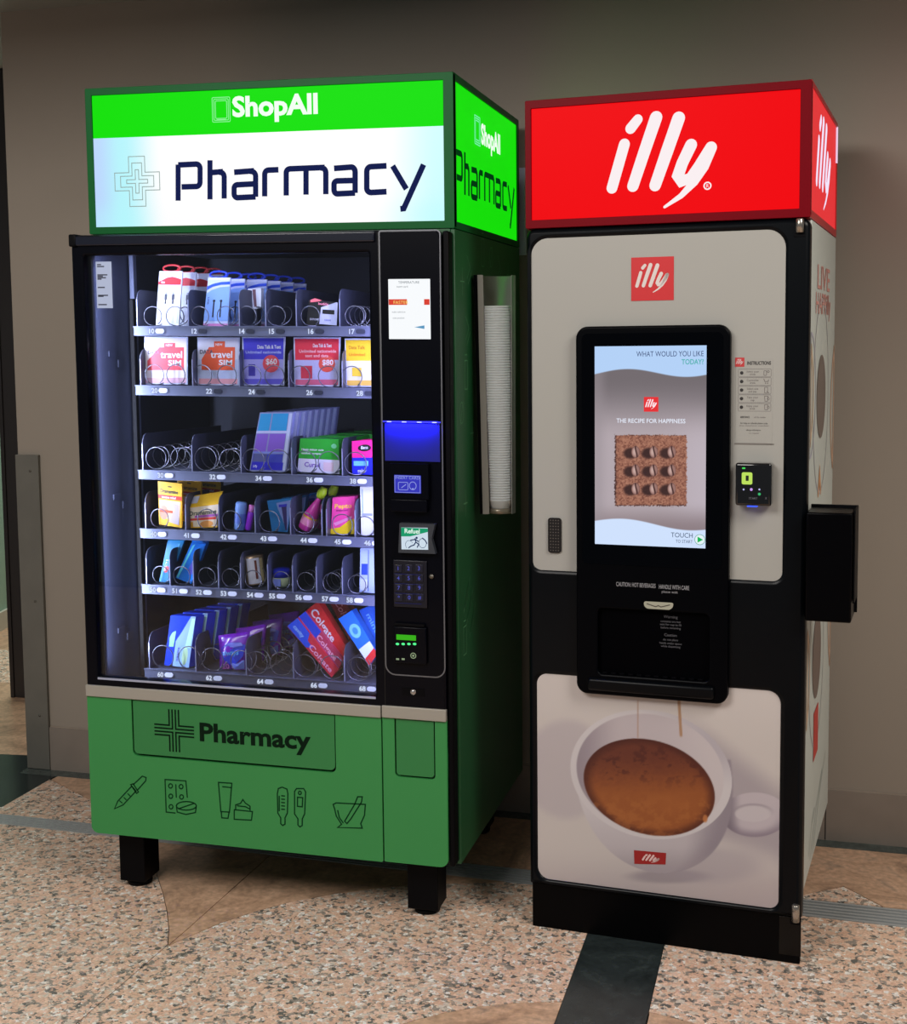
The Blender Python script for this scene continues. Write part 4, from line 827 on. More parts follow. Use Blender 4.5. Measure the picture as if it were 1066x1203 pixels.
b = B(); b.box(-.012,.008,-.0285,-.0262,.006,.026); b.build('paper_label', ink(130,150,236), r)
pk = Pack('thermometer_pack', 'tall blue-white blister strip at the right end of the fifth tray', 'blister pack', [(423.5,643),(441,643),(441,696),(422.5,694.5)], .012, ink(170,190,236), z0=TRAYZ[4]); pk.rect('dark_print', .1,.35,.5,.6, ink(40,70,170)); pk.rect('white_foot', .06,.70,.5,.95, ink(214,226,250)); pk.rect('edge_line', .52,.04,.58,.97, ink(80,100,160))
# tray 6
pk = Pack('sanitary_carton', 'shiny royal blue carton with pale green arcs, first in the bottom tray', 'carton', [(199.5,722),(229,723.5),(221.8,783),(193,780)], .03, mat('royal_blue_card', rgb(24,64,214), .22, coat=.5), z0=TRAYZ[5], lean=.006, dx=.012, group='royal blue cartons in the bottom tray')
pk.poly('pale_blue_print', [(.34,1),(1,1),(1,0),(.82,0),(.55,.3),(.34,.5)], ink(150,190,240)); pk.poly('green_arc', [(.10,.62),(.28,.62),(.30,.30),(.16,.34),(.08,.44)], ink(150,220,160), 2); pk.ellipse('green_leaf', .78,.78,.12,.18, ink(196,236,190), 2); pk.poly('mint_column', [(.74,.62),(.96,.62),(1,.04),(.86,.04)], ink(190,244,236), 2); pk.text('kotex', .46,.62,.12, ink(70,70,180), vert=True)  # the pale print is a lighter blue area on the right
queue(pk.root, 4, (.017,.042,.0012), 'royal blue carton', 'royal blue cartons in the bottom tray')
pm = mat('purple_foil', rgb(120,20,190), .25, coat=.5)
def pouch(px, label, y, k):
    p = Pack('purple_pouch', label, 'pouch', px, .03, None, y=y, z0=TRAYZ[5], lean=.012, group='purple foil pouches')
    b = B(); n = 8; A = []
    for iy in range(n+1):
        row = []
        for ix in range(n+1):
            u, v = ix/n, iy/n; t = p.P(u, v, 0); bulge = math.sin(math.pi*u)*math.sin(math.pi*min(1, v*1.05+.0))*.016
            row.append(b.bm.verts.new(t+Vector((0, -bulge+.003*math.sin(9*u+5*v+k), 0))))
        A.append(row)
    Bk = [[b.bm.verts.new(v_.co+Vector((0,.004+2*max(0, (p.P(ix/n, iy/n, 0).y-v_.co.y)),0))) for ix, v_ in enumerate(row)] for iy, row in enumerate(A)]
    for i in range(n):
        for j in range(n):
            f = b._f([A[i+1][j], A[i+1][j+1], A[i][j+1], A[i][j]]); f.smooth = True
            f = b._f([Bk[i][j], Bk[i][j+1], Bk[i+1][j+1], Bk[i+1][j]]); f.smooth = True
    for j in range(n):
        b._f([A[0][j], A[0][j+1], Bk[0][j+1], Bk[0][j]]); b._f([Bk[n][j], Bk[n][j+1], A[n][j+1], A[n][j]])
        b._f([Bk[j][0], Bk[j+1][0], A[j+1][0], A[j][0]]); b._f([A[j][n], A[j+1][n], Bk[j+1][n], Bk[j][n]])
    p.body = b.build('foil_bag', pm, p.root)
    def surf(u, v, k2=1): 
        t = p.P(u, v, k2); bulge = math.sin(math.pi*u)*math.sin(math.pi*min(1, v*1.05))*.016; return t+Vector((0,-bulge+.003*math.sin(9*u+5*v+k)-.002*k2,0))
    def patch(name, pts, m, k2):
        b = B(); c = surf(sum(q[0] for q in pts)/len(pts), sum(q[1] for q in pts)/len(pts), k2); cv = b.bm.verts.new(c); n_ = len(pts); rim = [b.bm.verts.new(surf(*q, k2)) for q in pts]
        for i in range(n_): b._f([cv, rim[(i+1)%n_], rim[i]])
        b.build(name, m, p.body)
    patch('blue_emblem', [(.12,.36),(.16,.66),(.34,.82),(.5,.9),(.68,.8),(.9,.62),(.94,.34),(.7,.24),(.4,.22)], ink(24,60,220), 1)
    patch('pale_top_print', [(.22,.32),(.34,.24),(.55,.22),(.8,.26),(.86,.34),(.6,.36)], ink(120,130,236), 1.6)
    b = B(); me = text_mesh('always', 'LEFT', .02); b.mesh(me, lambda c: surf(.22+c.x*.21, .56-c.y*.2, 2)); b.build('lettering', ink(100,190,250), p.body)
    b = B(); me = text_mesh('20', 'LEFT', .03); b.mesh(me, lambda c: surf(.12+c.x*.26, .98-c.y*.22, 2)); b.build('lettering', ink(236,130,230), p.body)
    patch('pale_foot_print', [(.5,.82),(.95,.72),(.96,.96),(.55,.98)], ink(110,130,226), 1.6)
    return p
pc = pouch([(254,738),(291,733),(288.5,777.5),(258.5,776)], 'shiny purple foil pouch with a blue emblem, nearest the glass', GY+.01, 0)
for k in (1, 2, 3): clone(pc.root, Vector((.022,.07,.006))*k, 'shiny purple foil pouch, %s from the glass' % ORD[k], 'purple foil pouches')
CR = mat('red_carton', rgb(214,30,44), .35, coat=.3)
def brush(px, label, y, cols, words, depth=.035, grp='toothpaste cartons tipped across the bottom tray', z0=None):
    p = Pack('toothpaste_carton', label, 'carton', px, depth, cols[0], y=y, group=grp, z0=z0)
    return p
# the cartons are tipped: their long axis runs from upper left to lower right; tl = upper-left end top edge
A = brush([(373.6,706.6),(409,764),(403,775),(359.5,717.5)], 'red toothpaste carton, uppermost of the tipped pile', GY+.02, (CR,), 0)
A.rect('dark_edge', 0,.9,1,1, ink(150,16,34)); A.text('Colgate', .06,.84,.72, W_, fit=.62)
Bq = brush([(359,718),(403.5,775),(398,786),(350.5,725)], 'red toothpaste carton with a blue end, middle of the tipped pile', GY+.008, (ink(196,52,96),), 0)
Bq.rect('blue_print', 0,0,.42,1, ink(24,70,220)); Bq.text('Colgate', .42,.82,.72, ink(250,190,220), fit=.46); Bq.rect('pale_line', 0,.88,1,.97, ink(150,90,200), 2)
Cq = brush([(350,725.5),(398,786.5),(389.4,795.5),(337.5,735.5)], 'red and blue toothpaste carton, lowest of the tipped pile', GY, (ink(216,40,66),), 0, z0=TRAYZ[5])
Cq.poly('blue_print', [(0,.98),(.42,.98),(.50,.55),(.36,.5),(.30,.02),(0,.02)], ink(24,80,224)); Cq.text('Colgate', .44,.80,.6, ink(250,180,214), fit=.5); Cq.text('cavity', .06,.7,.4, ink(150,200,250), fit=.22)
Dq = brush([(404,703),(424,738),(410,752),(386,704.5)], 'dark red toothpaste carton showing behind the tipped pile', GY+.08, (ink(140,20,36),), 0); Dq.text('Colgate', .05,.7,.6, ink(240,150,160), fit=.8)
Eq = brush([(413.5,717),(444,768),(434,782),(397.5,727)], 'sky blue toothpaste carton with a white ring, tipped at the right end', GY+.0, (ink(20,110,220),), 0)
Eq.ellipse('pale_ring', .36,.5,.14,.36, ink(120,200,226)); Eq.ellipse('blue_centre', .36,.5,.07,.18, ink(60,140,220), 2); Eq.poly('white_end', [(.66,.98),(.86,.98),(.92,.02),(.70,.02)], ink(214,230,244), 2); Eq.rect('red_end', .86,.02,1,.98, ink(216,40,44), 3)
Fq = brush([(438,710),(456,742),(440,756),(422,717)], 'second sky blue toothpaste carton, behind the ringed one at the far right', GY+.05, (ink(20,100,214),), 0); Fq.text('mint', .2,.7,.4, ink(120,190,240), fit=.6)

# ------------------------------------------------------------ coffee machine
cm = empty('coffee_machine', R2, A2, label='tall black and white coffee vending machine under a red lit sign', cat='vending machine')
def P2(name, b, m, parent=cm): return b.build(name, m, parent, tf2)
W2_, D2_, H2_, HS2 = .6981, .7075, 1.8194, 2.1361
fblack = mat('satin_black_front', rgb(5,8,12), .30, coat=.03, spec=.14)
whitep = mat('white_side_sheet', rgb(206,214,206), .45)
b = B(); b.box(.006, W2_-.001, .05, D2_, .173, H2_, .004); body = P2('body', b, whitep)
UO = rrect(.0165, .6385, .958, 1.792, (.020,.020,.040,.040), 8); LO = rrect(.0235, .6400, .138, .682, (.030,.022,.030,.026), 8)
face = plate_obj('door', rrect(.0, W2_, .120, H2_, (.004,.004,.02,.02), 4), [UO, LO], .0, .052, fblack, cm, tf2, .012)
b = B(); b.box(.004, W2_-.004, .012, .03, .0, .125, .002); kick = P2('kick_plate', b, mat('black_plinth', rgb(2,2,3), .4, spec=.08))
b = B(); b.box(W2_-.055, W2_-.002, .0105, .014, .02, .118, .001); P2('plinth_panel', b, mat('brown_black_panel', rgb(12,10,8), .25, spec=.2), kick)
for (x, y_) in ((.05,.08),(.62,.08),(.05,.60),(.58,.60)):
    b = B(); b.lathe([(0,0),(.025,0),(.025,.01),(.012,.02),(.012,.175),(0,.175)], (x,y_,0), (0,0,1), 14); b.build('foot', mblack, cm)
# upper white panel (a shallow gradient of gloss only), printed lower panel with the cup
b = B(); b.box(.010, .645, .004, .03, .95, 1.80); up_ = P2('upper_panel', b, mat('warm_white_panel', rgb(168,167,161), .42, coat=.1))
def cupcol(X, Z, u, v):
    x = (u-610)*2.665; y = (v-780)*2.665
    base = np.zeros(X.shape+(3,)); base[:] = (200,192,188)
    base = mixc(base, (176,164,166), sm(560, 760, y)*.9); base = mixc(base, (208,200,196), sm(300, 60, y)*.6)
    # soft cast shadow of the cup and handle towards the right, and a broad one at the left (part of the printed picture)
    base = mixc(base, (158,148,156), sm(-40, 70, y-(.78*(x-520)+150))*sm(60, -30, y-(.35*(x-600)+520))*sm(480, 620, x)*.75)
    base = mixc(base, (178,168,174), sm(1.15, .9, np.hypot((x-150)/130, (y-330)/150))*.6)
    base = mixc(base, (150,140,146), sm(1.1, .5, np.hypot((x-470)/150, (y-665)/26))*.8)
    base = mixc(base, (162,152,160), sm(1.2, .6, np.hypot((x-600)/170, (y-630)/60))*.5)
    # handle
    r = np.hypot((x-738)/104, (y-472)/70); hole = np.hypot((x-733)/58, (y-468)/27)
    hc = np.zeros_like(base); hc[:] = (190,180,186); hc = mixc(hc, (140,128,140), sm(.55, 1.0, r)*sm(440, 540, y)); hc = mixc(hc, (120,110,122), sm(700, 650, x)*.9)
    m = sm(1.02, .97, r); base = base*(1-m[..., None])+hc*m[..., None]
    base = mixc(base, (196,188,192), sm(1.05, .9, hole)); base = mixc(base, (140,130,140), sm(.25, 0, np.abs(hole-1.02))*.6*sm(480, 430, y))
    # cup body: silhouette from rim ellipse down to a narrow foot
    t = np.clip((y-300)/355, 0, 1); half = 248*np.sqrt(np.clip(1-t**2.6, 0, 1)); cx_ = 415+40*t
    inside = sm(4, -4, np.abs(x-cx_)-half)*sm(296, 304, y)*sm(660, 652, y)
    bc = np.zeros_like(base); bc[:] = (188,180,184); bc = mixc(bc, (206,200,202), sm(.5, -.3, (x-cx_)/260)*.8*sm(600,420,y)); bc = mixc(bc, (138,128,138), sm(.35, .95, (x-cx_)/(half+1))*.85); bc = mixc(bc, (160,150,156), sm(560, 650, y)*.8)
    base = base*(1-inside[..., None])+bc*inside[..., None]
    # rim and inner wall
    a = math.radians(14); dx, dy = x-414, y-346; X1 = dx*math.cos(a)+dy*math.sin(a); Y1 = -dx*math.sin(a)+dy*math.cos(a)
    ro = np.hypot(X1/256, Y1/199); m = sm(1.006, .994, ro); rc = np.zeros_like(base); rc[:] = (206,200,202); rc = mixc(rc, (176,168,176), sm(-50, 200, x-414)*sm(60,-80,y-346)*.8)
    base = base*(1-m[..., None])+rc*m[..., None]
    dx, dy = x-411, y-343; X1 = dx*math.cos(a)+dy*math.sin(a); Y1 = -dx*math.sin(a)+dy*math.cos(a)
    ri = np.hypot(X1/234, Y1/184); m = sm(1.01, .985, ri); wc = np.zeros_like(base); wc[:] = (190,180,184); wc = mixc(wc, (140,128,138), sm(330, 170, x)*.8); wc = mixc(wc, (212,204,204), sm(420, 640, x)*.5)
    base = base*(1-m[..., None])+wc*m[..., None]
    # coffee
    a = math.radians(17); dx, dy = x-408, y-386; X1 = dx*math.cos(a)+dy*math.sin(a); Y1 = -dx*math.sin(a)+dy*math.cos(a)
    rc_ = np.hypot(X1/210, Y1/146); m = sm(1.012, .99, rc_)
    n1 = vnoise(x/26+9, y/20, 1)*.5+vnoise(x/11, y/9, 2)*.3+vnoise(x/5, y/4, 3)*.2
    cc = np.zeros_like(base); cc[:] = (150,84,42); cc = mixc(cc, (102,50,36), sm(420, 270, y+60*n1-30)); cc = mixc(cc, (66,28,24), sm(.82, 1.0, rc_)*.7); cc = mixc(cc, (84,38,30), sm(.52, .75, n1)*sm(420, 300, y)); cc = mixc(cc, (176,108,56), sm(.45, .7, n1)*sm(380, 460, y)*.45); cc = mixc(cc, (160,92,46), sm(.5,.0,np.hypot((x-480)/200,(y-440)/110))*.6)
    base = base*(1-m[..., None])+cc*m[..., None]
    base = mixc(base, (190,120,70), sm(1.0, .5, np.hypot((x-583)/10, (y-484)/16))*.9)
    # two thin pouring streams
    base = mixc(base, (170,132,110), sm(3.5, 1.5, np.abs(x-372))*sm(240, 225, y)*sm(110,118,y)*.5)
    base = mixc(base, (168,128,96), sm(6, 3, np.abs(x-(500+.06*(y-100))))*sm(232, 222, y)*.9)
    return base
cupm = printed('cup_print', 0, .42)
low2 = picture('lower_panel', .018, .646, .132, .690, 300, 268, .006, cupcol, cupm, cm, tf2, w2)
b = B(); b.box(.018, .646, .007, .03, .132, .690); P2('panel_backing', b, mat('panel_back', rgb(150,144,142), .6))
# screen bezel, protruding, with rounded lower lip and a dispensing niche
gloss = mat('gloss_black_glass', rgb(1,2,5), .12, spec=.12)
BZ = rrect(.134, .5165, .646, 1.574, (.028,.028,.030,.030), 8)
NI = rrect(.190, .470, .700, .868, .012)
bezel = plate_obj('bezel', BZ, [NI], -.018, .012, mat('bezel_black', rgb(1,2,5), .34, spec=.07), cm, tf2, .005)
b = B(); b.prism(rrect(.150,.500,.98,1.556,.014), -.0192, -.0178); P2('screen_glass', b, gloss, bezel)
b = B(); b.box(.188,.472,.05,.075,.695,.873); b.box(.186,.190,-.012,.05,.695,.873); b.box(.470,.474,-.012,.05,.695,.873); b.box(.188,.472,-.012,.05,.868,.872); b.box(.188,.472,-.016,.05,.694,.700)
b.box(.1885,.4715,-.0009,.0,.7005,.8675); niche = P2('niche_liner', b, mat('niche_black', rgb(1,1,3), .6, spec=.03))
for k in range(12): b = B(); b.box(.200+.022*k, .212+.022*k, -.010, .045, .7002, .703); P2('drip_slat', b, mblack, niche)
b = B(); b.box(.165,.485,-.030,-.010,.658,.690,.008,3); P2('lower_lip', b, mat('lip_black', rgb(3,5,8), .35, spec=.15), bezel)
b = B(); x0, z0 = at2(757,706.5,-.02); x1, z1 = at2(791,716.5,-.02); b.prism(rrect(x0,x1,z1,z0,(.012,.012,.004,.004)), -.0225, -.018); sw = P2('spout_window', b, emi('spout_light', rgb(176,168,146), .75), bezel)
b = B(); b.stroke([(x0+.008,z0-.005),(x0+.03,z1+.006),((x0+x1)/2,z0-.008),(x1-.03,z1+.006),(x1-.008,z0-.005)], .0012, -.0229); P2('spout_line', b, ink(60,54,46), sw)
b = B(); xx_, zz_ = at2(724, 688, -.02); b.text('CAUTION: HOT BEVERAGES', xx_, zz_-.001, .0150, -.0192, fit=.100, bold=.01); b.text('HANDLE WITH CARE', xx_+.108, zz_-.002, .0150, -.0192, fit=.075, bold=.01); b.text('please wait', xx_+.115, zz_-.012, .009, -.0192)
P2('lettering', b, ink(150,150,154), bezel)
b = B(); g0 = at2(786, 728, -.02)
for k, (s_, dz) in enumerate((('Warning', 0), ('contents are hot', -.011), ('wait for cup to fill', -.019), ('before removing', -.027), ('Caution', -.046), ('do not place', -.057), ('hands under spout', -.066), ('while dispensing', -.074))):
    b.text(s_, .372, .850+dz, .010 if k in (0,4) else .0075, -.0014, 'CENTER')
P2('lettering', b, ink(96,96,102), niche)
# screen
def scrcol(X, Z, u, v):
    x = (u-701.5)/(831.5-701.5); y = (v-408)/(640-408); yy = (v-408)
    c = np.zeros(X.shape+(3,)); c[:] = (176,164,170); c = mixc(c, (112,104,108), sm(110, 34, yy)); c = mixc(c, (196,186,198), sm(.5,1.0,x)*sm(60,130,yy)*.5); c = mixc(c, (128,112,116), sm(180, 215, yy)*.8)
    c = mixc(c, (150,140,146), sm(.12,.0,x)*.5)
    wave = 31-5*np.sin((x-.02)*2*math.pi*.92+.1)+(-1.5*x)
    c = mixc(c, (178,208,246), sm(.8, -.8, yy-wave)); c = mixc(c, (150,190,240), sm(14,0,yy-10)*.0*x)
    w3 = 205-5*np.sin((x-.0)*2*math.pi*.85+.3)+6*x
    c = mixc(c, (206,224,252), sm(-.8, .8, yy-w3))
    # cocoa square
    n = vnoise(u*1.3, v*1.3, 5)*.5+vnoise(u*.6, v*.6, 6)*.5; jag = (vnoise(u*.9, v*.9, 8)-.5)*2.2
    sq = sm(.6, -.6, np.maximum(np.maximum(722.5-u, u-807), np.maximum(511-v, v-594.5))+jag)
    cc = np.zeros_like(c); cc[:] = (158,106,86); cc = mixc(cc, (112,66,54), sm(.45,.75,n)*.85); cc = mixc(cc, (186,134,110), sm(.42,.2,n)*.6); cc = mixc(cc, (60,34,32), sm(3,0,u-722.5+jag)); cc = mixc(cc, (60,34,32), sm(2.5,0,594.5-v+jag)*.8); cc = mixc(cc, (60,34,32), sm(1.6,0,v-511)*.6*(n>.45))
    c = c*(1-sq[..., None])+cc*sq[..., None]
    for j in range(3):
        for i in range(3):
            bx, by = 747+21.2*i, 531+ 21.6*j
            c = mixc(c, (48,26,26), sm(1.15,.6,np.hypot((u-bx+6)/9,(v-by-1.5)/7.2))*.9)
            r = np.hypot((u-bx)/5.0, (v-by)/7.2); bc = np.zeros_like(c); bc[:] = (150,112,104); bc = mixc(bc, (206,176,168), sm(1.2,-3,u-bx-1)*sm(1,.3,r)*.9); bc = mixc(bc, (56,28,28), sm(1.2,.4,np.abs(u-bx-.8-1.0*np.sin((v-by)/3.4)))); bc = mixc(bc, (96,62,58), sm(.75,1,r)*.7)
            m = sm(1.04,.94,r); c = c*(1-m[..., None])+bc*m[..., None]
    return c
SX0, SX1, SZ0_, SZ1_ = .1835, .4605, 1.0315, 1.5245
screen = picture('touch_screen', SX0, SX1, SZ0_, SZ1_, 260, 460, -.0197, scrcol, printed('screen_print', 1.0, .1), cm, tf2, w2)
ys = -.0200
def tx2(body, u0, v0, u1, size, m, parent, y=ys, bold=0, name='lettering'):
    a = at2(u0, v0, y); c = at2(u1, v0, y); b = B(); b.text(body, a[0], a[1], size, y, fit=c[0]-a[0], bold=bold); return P2(name, b, m, parent)
tx2('WHAT WOULD YOU LIKE', 748, 419, 827, .0185, glow(54,70,120,.8), screen); tx2('TODAY?', 801, 428, 827, .0175, glow(84,176,176), screen, bold=.02)
tx2('THE RECIPE FOR HAPPINESS', 724.5, 496.5, 805.5, .0150, glow(226,232,246), screen, bold=.01)
tx2('TOUCH', 788.5, 631, 814, .0170, glow(60,80,110,.8), screen); tx2('TO START', 794, 637.5, 814, .0110, glow(70,90,120,.8), screen)
b = B(); c = at2(822.5, 634, ys); b.ring(c, .0125, .0125, .0008, ys); pb = P2('button_ring', b, glow(120,170,160), screen)
b = B(); b.disc(c, .0118, .0118, ys+.0001); P2('button_face', b, glow(226,240,246), screen)
b = B(); b.poly([(c[0]-.0055,c[1]-.0075),(c[0]+.008,c[1]),(c[0]-.0055,c[1]+.0075)], ys-.0002); P2('play_arrow', b, glow(20,176,84), screen)
# the script logo: slanted round strokes, drawn once in a unit square
def LG(L): return [at2(600+x/2.6, 80+y/2.6, 0) for x, y in L]
o0 = LG([(462, 280)])[0]; sc_ = LG([(340+292, 280)])[0][0]-LG([(292, 280)])[0][0]
U = lambda L: [((p[0]-o0[0])/sc_, (p[1]-o0[1])/sc_) for p in LG(L)]
LOGO = [ (U([(347,232),(309,366)]), [.050,.050]), (U([(366,184),(388,156)]), [.048,.044]), (U([(444,150),(407,258),(373,360)]), [.056,.054,.052]), (U([(513,152),(478,252),(441,358)]), [.057,.056,.052]),
 (U([(551,234),(524,290),(511,328),(522,345),(548,336),(575,300),(612,242)]), [.053,.052,.052,.048,.046,.050,.052]), (U([(612,242),(588,300),(560,348),(520,390),(470,424)]), [.052,.050,.036,.024,.012]) ]
def logo(c, s, y, name, m, parent, fn=None, sy=1, reg=False):
    b = B()
    for pts, w in LOGO: b.stroke([(c[0]+p[0]*s, c[1]+p[1]*s*sy) for p in pts], [q*s for q in w], y, fn=fn)
    if reg:
        p = U([(601,359)])[0]; b.ring((c[0]+p[0]*s, c[1]+p[1]*s), .030*s, .030*s, .006*s, y) if fn is None else None
        if fn is None: b.text('R', c[0]+p[0]*s, c[1]+p[1]*s-.016*s, .045*s, y, 'CENTER')
    return P2(name, b, m, parent)
# lit red sign
rframe = mat('dark_red_frame', rgb(116,0,16), .45, spec=.08)
plate_obj('sign_frame', rrect(.0, W2_, H2_+.0015, HS2, .004), [rrect(.0155, W2_-.026, H2_+.022, HS2-.020, .002)], -.001, .02, rframe, cm, tf2, .001)
plate_side('sign_side_frame', rrect(.0, D2_, H2_+.0015, HS2, .003), [rrect(.012, D2_-.012, H2_+.020, HS2-.012, .001)], W2_-.02, W2_, mat('red_side_frame', rgb(196,40,46), .38), cm, tf2)
b = B(); b.box(.0, W2_-.02, .02, D2_, HS2-.012, HS2); b.box(.0, .012, .02, D2_, H2_, HS2-.012); b.box(.012, W2_-.02, D2_-.012, D2_, H2_, HS2-.012); b.box(.012, W2_-.02, .02, D2_-.012, H2_, H2_+.006); P2('sign_housing', b, rframe)
b = B(); b.box(.015, W2_-.0255, .004, .008, H2_+.0215, HS2-.0195); rp = P2('red_light_panel', b, emi('sign_red', rgb(238,8,16), 1.0))
b = B(); b.box(W2_-.006, W2_-.003, .011, D2_-.011, H2_+.0195, HS2-.0115); rs = P2('red_side_panel', b, emi('sign_red_side', rgb(228,50,54), .95))
logo(o0, sc_, .0034, 'logo_lettering', emi('lit_logo_white', rgb(246,236,238), 1), rp, reg=True)
ly, lz = side2(967.5, 195); logo((.34, (H2_+HS2)/2+.004), sc_, 0, 'logo_lettering', emi('lit_logo_side', rgb(240,226,250), 1), rs, fn=lambda y, z: (W2_-.0026, .34+(y-.34)*1.45, z))
b = B(); b.box(W2_-.004, W2_+.001, D2_-.016, D2_-.004, HS2-.11, HS2-.010); P2('bare_lamp_edge', b, emi('lamp_edge', rgb(244,210,240), .95), rs)
# panel badge
def badge(cu, cv, s, y, parent, redm, wm):
    c = at2(cu, cv, y); b = B(); b.box(c[0]-s/2, c[0]+s/2, y-.0006, y+.001, c[1]-s/2, c[1]+s/2); o = P2('red_badge', b, redm, parent); logo((c[0], c[1]+s*.02), s*.80, y-.001, 'logo_lettering', wm, o); return o
badge(766.8, 327.5, .1055, .0035, up_, ink(206,34,40), ink(226,214,210))
badge(765.3, 475, .036, ys+.0004, screen, glow(226,52,56), glow(250,230,236))
badge(869.5, 425.5, .022, .0035, up_, ink(196,56,58), ink(226,200,200))
# cup logo on the printed cup
b = B(); q = [at2(610+x/2.665, 780+y/2.665, .0055) for x, y in ((361,626),(459,628),(461,592),(360,583))]; b.poly(q, .0055); cb_ = P2('red_badge', b, ink(156,32,32), low2)
cc_ = ((q[0][0]+q[2][0])/2, (q[0][1]+q[2][1])/2); logo((cc_[0]+.002, cc_[1]), .046, .0050, 'logo_lettering', ink(226,190,186), cb_, sy=.52)
# instruction sheet
dkg = ink(50,48,48); midg = ink(112,106,104)
b = B(); x0, z0 = at2(865,421,.003); x1, z1 = at2(907.5,521,.003); b.box(x0, x1, .0032, .0042, z1, z0); sh = P2('instruction_sheet', b, mat('sheet_print', rgb(166,165,159), .5), up_)
b = B(); b.box(x0-.002, x1+.004, .0028, .0042, z1-.003, z1-.0008); P2('sheet_edge', b, ink(120,114,108), sh)
def t2s(body, u0, v0, u1, size, m=dkg, bold=0): return tx2(body, u0, v0, u1, size, m, sh, y=.0029, bold=bold)
t2s('INSTRUCTIONS', 878, 428.5, 906, .0115, dkg, .03)
b = B(); zt = at2(885, 433, .003)[1]; zb_ = at2(885, 483.5, .003)[1]; hh = (zt-zb_)/5
for k in range(5): b.stroke(rrect(x0+.006, x1-.004, zb_+k*hh+.001, zb_+(k+1)*hh-.001, .002, 2), .00035, .0029, closed=True)
P2('box_outline', b, midg, sh)
for k, s_ in enumerate(('Select your drink', 'Customize drink', 'Select size and pay', 'Take your cup', 'Enjoy your drink')):
    zc = zt-(k+.5)*hh
    b = B(); b.disc((x0+.014, zc), .0042, .0042, .0029, 14); dot = P2('number_dot', b, dkg, sh)
    b = B(); w_ = s_.split(' '); h_ = (len(w_)+1)//2; b.text(' '.join(w_[:h_]), x0+.040, zc+.001, .0065, .0029, 'CENTER'); b.text(' '.join(w_[h_:]), x0+.040, zc-.0055, .0065, .0029, 'CENTER'); P2('lettering', b, midg, sh)
    b = B(); xi = x1-.015
    if k == 0: b.stroke(rrect(xi-.006, xi, zc-.006, zc+.005, .001, 2), .0006, .0029, closed=True); b.ring((xi+.004, zc+.003), .0025, .0025, .0006, .0029, 10)
    elif k == 1: b.stroke([(xi-.006,zc+.006),(xi-.004,zc),(xi+.004,zc),(xi+.005,zc+.004)], .0007, .0029); b.disc((xi-.002,zc-.004), .0015,.0015,.0029, 8); b.disc((xi+.003,zc-.004), .0015,.0015,.0029, 8)
    elif k == 2: b.stroke(rrect(xi-.004, xi+.003, zc-.007, zc+.007, .001, 2), .0006, .0029, closed=True); b.stroke([(xi+.001,zc-.003),(xi+.006,zc-.007)], .0007, .0029)
    else: b.stroke([(xi-.004,zc+.006),(xi-.003,zc-.006),(xi+.003,zc-.006),(xi+.004,zc+.006)], .0006, .0029, closed=True); b.ring((xi+.005,zc), .0025,.003,.0005,.0029,10)
    P2('step_picture', b, midg, sh)
t2s('ASSISTANCE', 870, 491, 881, .0062, dkg, .02); t2s('call the number', 886, 491, 900, .0055, midg); t2s('for help or refunds please note', 870, 498, 902, .0060, dkg); t2s('the machine number', 869, 500.6, 904, .0045, midg); t2s('allergen information', 877, 506, 894, .0055, dkg); t2s('on request', 880, 509.5, 892, .0045, midg)
# contactless reader
b = B(); x0, z0 = at2(864.5,543.5,-.03); x1, z1 = at2(906.5,595,-.03); b.box(x0, x1, -.034, .004, z1, z0, .006, 3); rdr = P2('payment_reader', b, mat('reader_gloss', rgb(10,11,13), .12, coat=.7))
def on(u, v): return at2(u, v, -.034)
b = B(); p_ = on(878,562); b.prism(rrect(p_[0]-.0125, p_[0]+.0125, p_[1]-.0145, p_[1]+.0145, .004), -.0348, -.034); gs = P2('green_tile', b, emi('lime_lit', rgb(190,226,96), .95), rdr)
b = B(); b.prism(rrect(p_[0]-.003, p_[0]+.004, p_[1]-.006, p_[1]+.007, .001, 2), -.0351, -.0348); P2('hand_symbol', b, ink(20,30,16), gs)
b = B(); p_ = on(874,550); b.prism(rrect(p_[0]-.0035, p_[0]+.004, p_[1]-.0018, p_[1]+.0018, .001, 2), -.0346, -.034); P2('green_lamp', b, emi('lime_lamp', rgb(70,220,90), 1), rdr)
for u, v, r_, m in ((874,575,.0022,glow(190,190,240)),(883,575,.0034,glow(200,150,236)),(892.5,575,.0022,glow(190,190,240)),(892.5,580.5,.0034,glow(60,180,110))):
    b = B(); b.disc(on(u, v), r_, r_, -.0344, 14); P2('touch_mark', b, m, rdr)
b = B(); b.text('START', on(880,585.5)[0], on(880,586.5)[1], .007, -.0344); b.text('X', on(899,585.5)[0], on(899,586.5)[1], .007, -.0344); P2('lettering', b, ink(110,110,120), rdr)
b = B(); p_ = on(883.5,594); b.box(p_[0]-.012, p_[0]+.012, -.030, -.012, z1-.003, z1+.002, .001); P2('blue_lamp', b, emi('blue_lamp', rgb(60,90,255), 1.4), rdr)
# speaker grille plate in the left arm of the upper panel
x0, z0 = at2(644.5,608,.003); x1, z1 = at2(660,649.5,.003)
b = B(); b.prism(rrect(x0, x1, z1, z0, .007), -.001, .0045); gp2 = P2('speaker_grille', b, mat('grille_black', rgb(34,32,32), .3, .3))
for j in range(11):
    b = B(); zz_ = z1+.006+(z0-z1-.012)*j/10
    for i in range(4): b.disc((x0+.007+(x1-x0-.014)*i/3, zz_), .0017, .0017, -.0014, 8)
    P2('grille_holes', b, ink(90,84,80), gp2)['kind'] = 'stuff'
